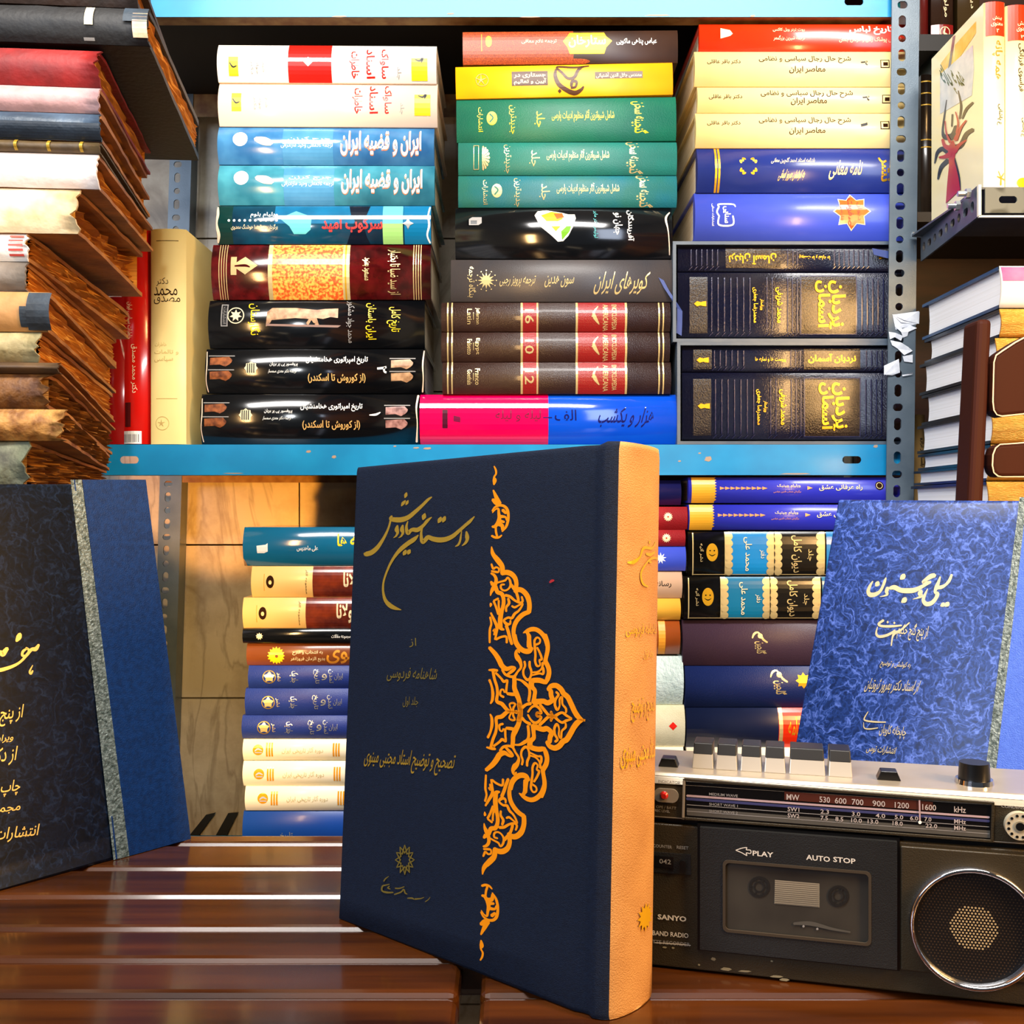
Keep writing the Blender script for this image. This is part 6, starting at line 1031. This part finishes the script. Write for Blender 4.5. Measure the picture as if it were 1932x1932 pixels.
# kraft covered book and the pile with page ends towards the left
LS = thing('lower_side_shelf', 'dark lower side shelf board carrying the pile of page ends', 'shelf', (.6, 1.05, .9)); zl = P(0, 980, .95).z
mb = MB(); mb.box((.437, .93, zl-.02), (.866, 1.13, zl), DST, lambda p: p-Vector((.6, 1.05, .9))); mb.box((.452, 1.13, zl-.02), (.866, 1.19, zl), DST, lambda p: p-Vector((.6, 1.05, .9))); mb.build('shelf_board', LS)
mb = MB()
for x in (.44, .845):
    mb.box((x, 1.10, 0), (x+.02, 1.125, zl-.02), DST, lambda p: p-Vector((.6, 1.05, .9)))
mb.build('leg', LS)
KRAFT = M('kraft_paper', '#a88246', .7, hex2='#b28c50', scale=40)
yk = CY-(zl+.0003-ZC)*F/1.155
standing('kraft covered book with vertical black lettering beside the grey post', 1726, 782, 1.155, 20, .03, KRAFT, [('t', 'بلسم در ترازو', 1734, 826, 1744, 880, BLACKINK, 90, .02)], ybase=yk, bul=.002)
WP = M('white_page_edges', '#ffffff', .8, hex2='#f0efec', scale=60, stretch=(.02, .02, 10))
NB = M('navy_black_boards', '#0f1a2b', .35, 0, .3); CHB = M('charcoal_boards', '#1d1a1a', .4, 0, .2); DBL = M('denim_blue_boards', '#2b4a70', .35, 0, .3); PKS = gl('pink_white_jacket', '#f3ead8', rough=.25); GSP = M('gold_grained_spine', '#c9801c', .35, .35, hex2='#e8a83a', scale=18, stretch=(1, 1, 8), bump=.9, bscale=240)
G10 = 'books in the right pile with page ends to the left'
def pageend(label, yt, yb, tc, spine_m, pages, Dfr=.95, depth=.17, x=1880, top=None, dx=0.0, tilt=0.0):
    """book lying with its tail towards the left of the picture; yt..yb measured at the front right corner"""
    s = Dfr/F; z1, z0 = P(0, yt, Dfr).z, P(0, yb, Dfr).z; x0 = (x-CX)*s+dx; T = z1-z0; o = Vector((x0, Dfr, z0)); t = thing('hardcover_book', label, 'book', o, G10)
    bd = min(.003, T*.16); Lx = .235; n = 8; mb = MB()
    ar = [(-.005*(1-(2*i/n-1)**2), T*i/n) for i in range(n+1)]
    mb.prism([(depth, 0)]+[(.0, 0)]+[(0, bd), (depth, bd)], lambda y, z, h: (h, y, z), 0, Lx, tc); mb.prism([(depth, T-bd), (0, T-bd), (0, T), (depth, T)], lambda y, z, h: (h, y, z), 0, Lx, tc)
    o_ = [(y, z) for y, z in ar]; mb.prism(o_+[(y+.002, z) for y, z in reversed(ar)], lambda y, z, h: (h, y, z), 0, Lx, spine_m, True)
    mb.build('cover', t); pb = MB(); n2 = 6; prof = [(.004, bd*1.02), (.001, T*.3), (.0005, T*.5), (.001, T*.7), (.004, T-bd*1.02), (depth-.009, T-bd*1.02), (depth-.0105, T*.75), (depth-.0115, T*.5), (depth-.0105, T*.25), (depth-.009, bd*1.02)]
    pb.prism(prof, lambda y, z, h: (h, y, z), .0035, Lx-.0035, pages); pb.build('page_block', t); return t
lv = [(502, 581, DBL, PKS), (583, 636.5, NB, GSP), (638, 706.5, CHB, GSP), (708, 774, CHB, GSP), (776, 837, CHB, GSP), (839, 874.5, NB, GSP), (876, 907, NB, GSP), (908.5, 979.5, NB, GSP)]
nm = ['blue board book with white and pink spine topmost of the page end pile', 'slim book second from the top of the page end pile', 'thick charcoal book third from the top of the page end pile', 'thick charcoal book fourth from the top of the page end pile', 'charcoal book fifth from the top, creamy page ends', 'slim navy book sixth from the top of the page end pile', 'thinnest navy book near the bottom of the page end pile', 'navy book at the bottom of the page end pile']
for i, ((yt, yb, tc, sm), l) in enumerate(zip(lv, nm)):
    b_ = pageend(l, yt, yb, tc, sm, WP, x=1885-4*i, dx=(.002 if i % 2 else 0), depth=[.178, .172, .176, .17, .172, .17, .172, .18][i])
    if i == 0:
        pk = MB(); ar = [(-.005*(1-(2*w-1)**2)-.0003, (P(0, 502, .95).z-P(0, 581, .95).z)*w) for w in (.62, .72, .82, .9, .97)]
        pk.add([(x, y, z) for y, z in ar for x in (.001, .2)], [(2*i, 2*i+1, 2*i+3, 2*i+2) for i in range(4)], gl('pink_jacket_band', '#c9527e', '#d87a98', scale=40)); pk.build('jacket_band', b_, recalc=False)
# ------------------------------------------------------------------ the wooden chair
CW = M('reddish_brown_lacquer', '#2f1106', .62, 0, 0, hex2='#3c170a', scale=10, stretch=(1, 1, .15), spec=.12); WORN = M('worn_light_edge', '#e0c3a0', .5)
ch = thing('wooden_chair', 'dark reddish brown wooden chair back with two wide slats, at the right edge', 'chair', (.52, .80, 0)); cb = Vector((.52, .80, 0))
def cpost(xt, xb, wt, wb, ytop, d0=.82):
    top = P(xt, ytop, d0); bot = P(xb, 945, d0-.015); k = (top.z-.0)/(top.z-bot.z); foot = top+(bot-top)*k; sc = d0/F
    mb = MB(); v = []
    for p, w in ((top, wt*sc), (foot, wb*sc*1.05)):
        v += [p+Vector((0, 0, 0))-cb, p+Vector((w, 0, 0))-cb, p+Vector((w, .028, 0))-cb, p+Vector((0, .028, 0))-cb]
    mb.add(v, [(0, 1, 2, 3), (4, 5, 6, 7), (0, 1, 5, 4), (1, 2, 6, 5), (2, 3, 7, 6), (3, 0, 4, 7)], CW); return mb.build('back_post', ch, bevel=.004), top, foot
p1, top1, foot1 = cpost(1845, 1828, 28, 30, 601)
x_r = .36
mb = MB(); off = Vector((x_r, 0, 0)); v = []
for p, w in ((top1, 28*.82/F), (foot1, 31*.82/F)): v += [p+off-cb, p+off+Vector((w, 0, 0))-cb, p+off+Vector((w, .028, 0))-cb, p+off+Vector((0, .028, 0))-cb]
mb.add(v, [(0, 1, 2, 3), (4, 5, 6, 7), (0, 1, 5, 4), (1, 2, 6, 5), (2, 3, 7, 6), (3, 0, 4, 7)], CW); mb.build('back_post', ch, bevel=.004)
def cslat(pts, d):
    """wide back slat: rounded outline (pixels at distance d), 16 mm thick, mirrored to the far post"""
    q = [P(x, y, d) for x, y in pts]; mb = MB(); xm = top1.x+(x_r+28*.82/F)/2; poly = [(p.x, p.z) for p in q]+[(2*xm-p.x, p.z) for p in reversed(q)]
    n = len(poly); v = [Vector((x, d, z))-cb for x, z in poly]+[Vector((x, d+.016, z))-cb for x, z in poly]
    mb.add(v, [tuple(range(n)), tuple(range(n, 2*n))[::-1]]+[(i, (i+1) % n, n+(i+1) % n, n+i) for i in range(n)], CW); o = mb.build('back_slat', ch, bevel=.003)
    mb = MB(); L_ = poly[:len(q)]; vv = []
    for i, (x, z) in enumerate(L_):
        a = L_[max(i-1, 0)]; b = L_[min(i+1, len(L_)-1)]; t_ = Vector((b[0]-a[0], b[1]-a[1])).normalized(); w = .0009+.0007*mnoise.noise(Vector((i*1.7, z*40, 0)))
        vv += [Vector((x+t_.y*.0002, d-.0006, z-t_.x*.0002))-cb, Vector((x-t_.y*(.0002+w*.7), d-.0007, z+t_.x*(.0002+w*.7)))-cb]
    mb.add(vv, [(2*i, 2*i+1, 2*i+3, 2*i+2) for i in range(len(L_)-1)], WORN); mb.build('worn_edge', o, recalc=False)
cslat([(1940, 632), (1915, 645), (1892, 660), (1878, 670), (1874, 684), (1873, 720), (1872, 758), (1874, 774), (1880, 783), (1890, 786), (1945, 780)], .812)
cslat([(1945, 833), (1915, 836), (1886, 838), (1877, 845), (1872, 858), (1871, 878), (1874, 892), (1882, 899), (1890, 900), (1945, 900)], .806)
seat_z = .46
mb = MB(); mb.box((top1.x+.002, .838, seat_z-.03), (top1.x+x_r+.02, 1.06, seat_z), CW, lambda p: p-cb); mb.build('seat', ch, bevel=.006)
for x in (top1.x+.01, top1.x+x_r-.01): 
    mb = MB(); mb.box((x, 1.02, 0), (x+.03, 1.05, seat_z-.0301), CW, lambda p: p-cb); mb.build('leg', ch)
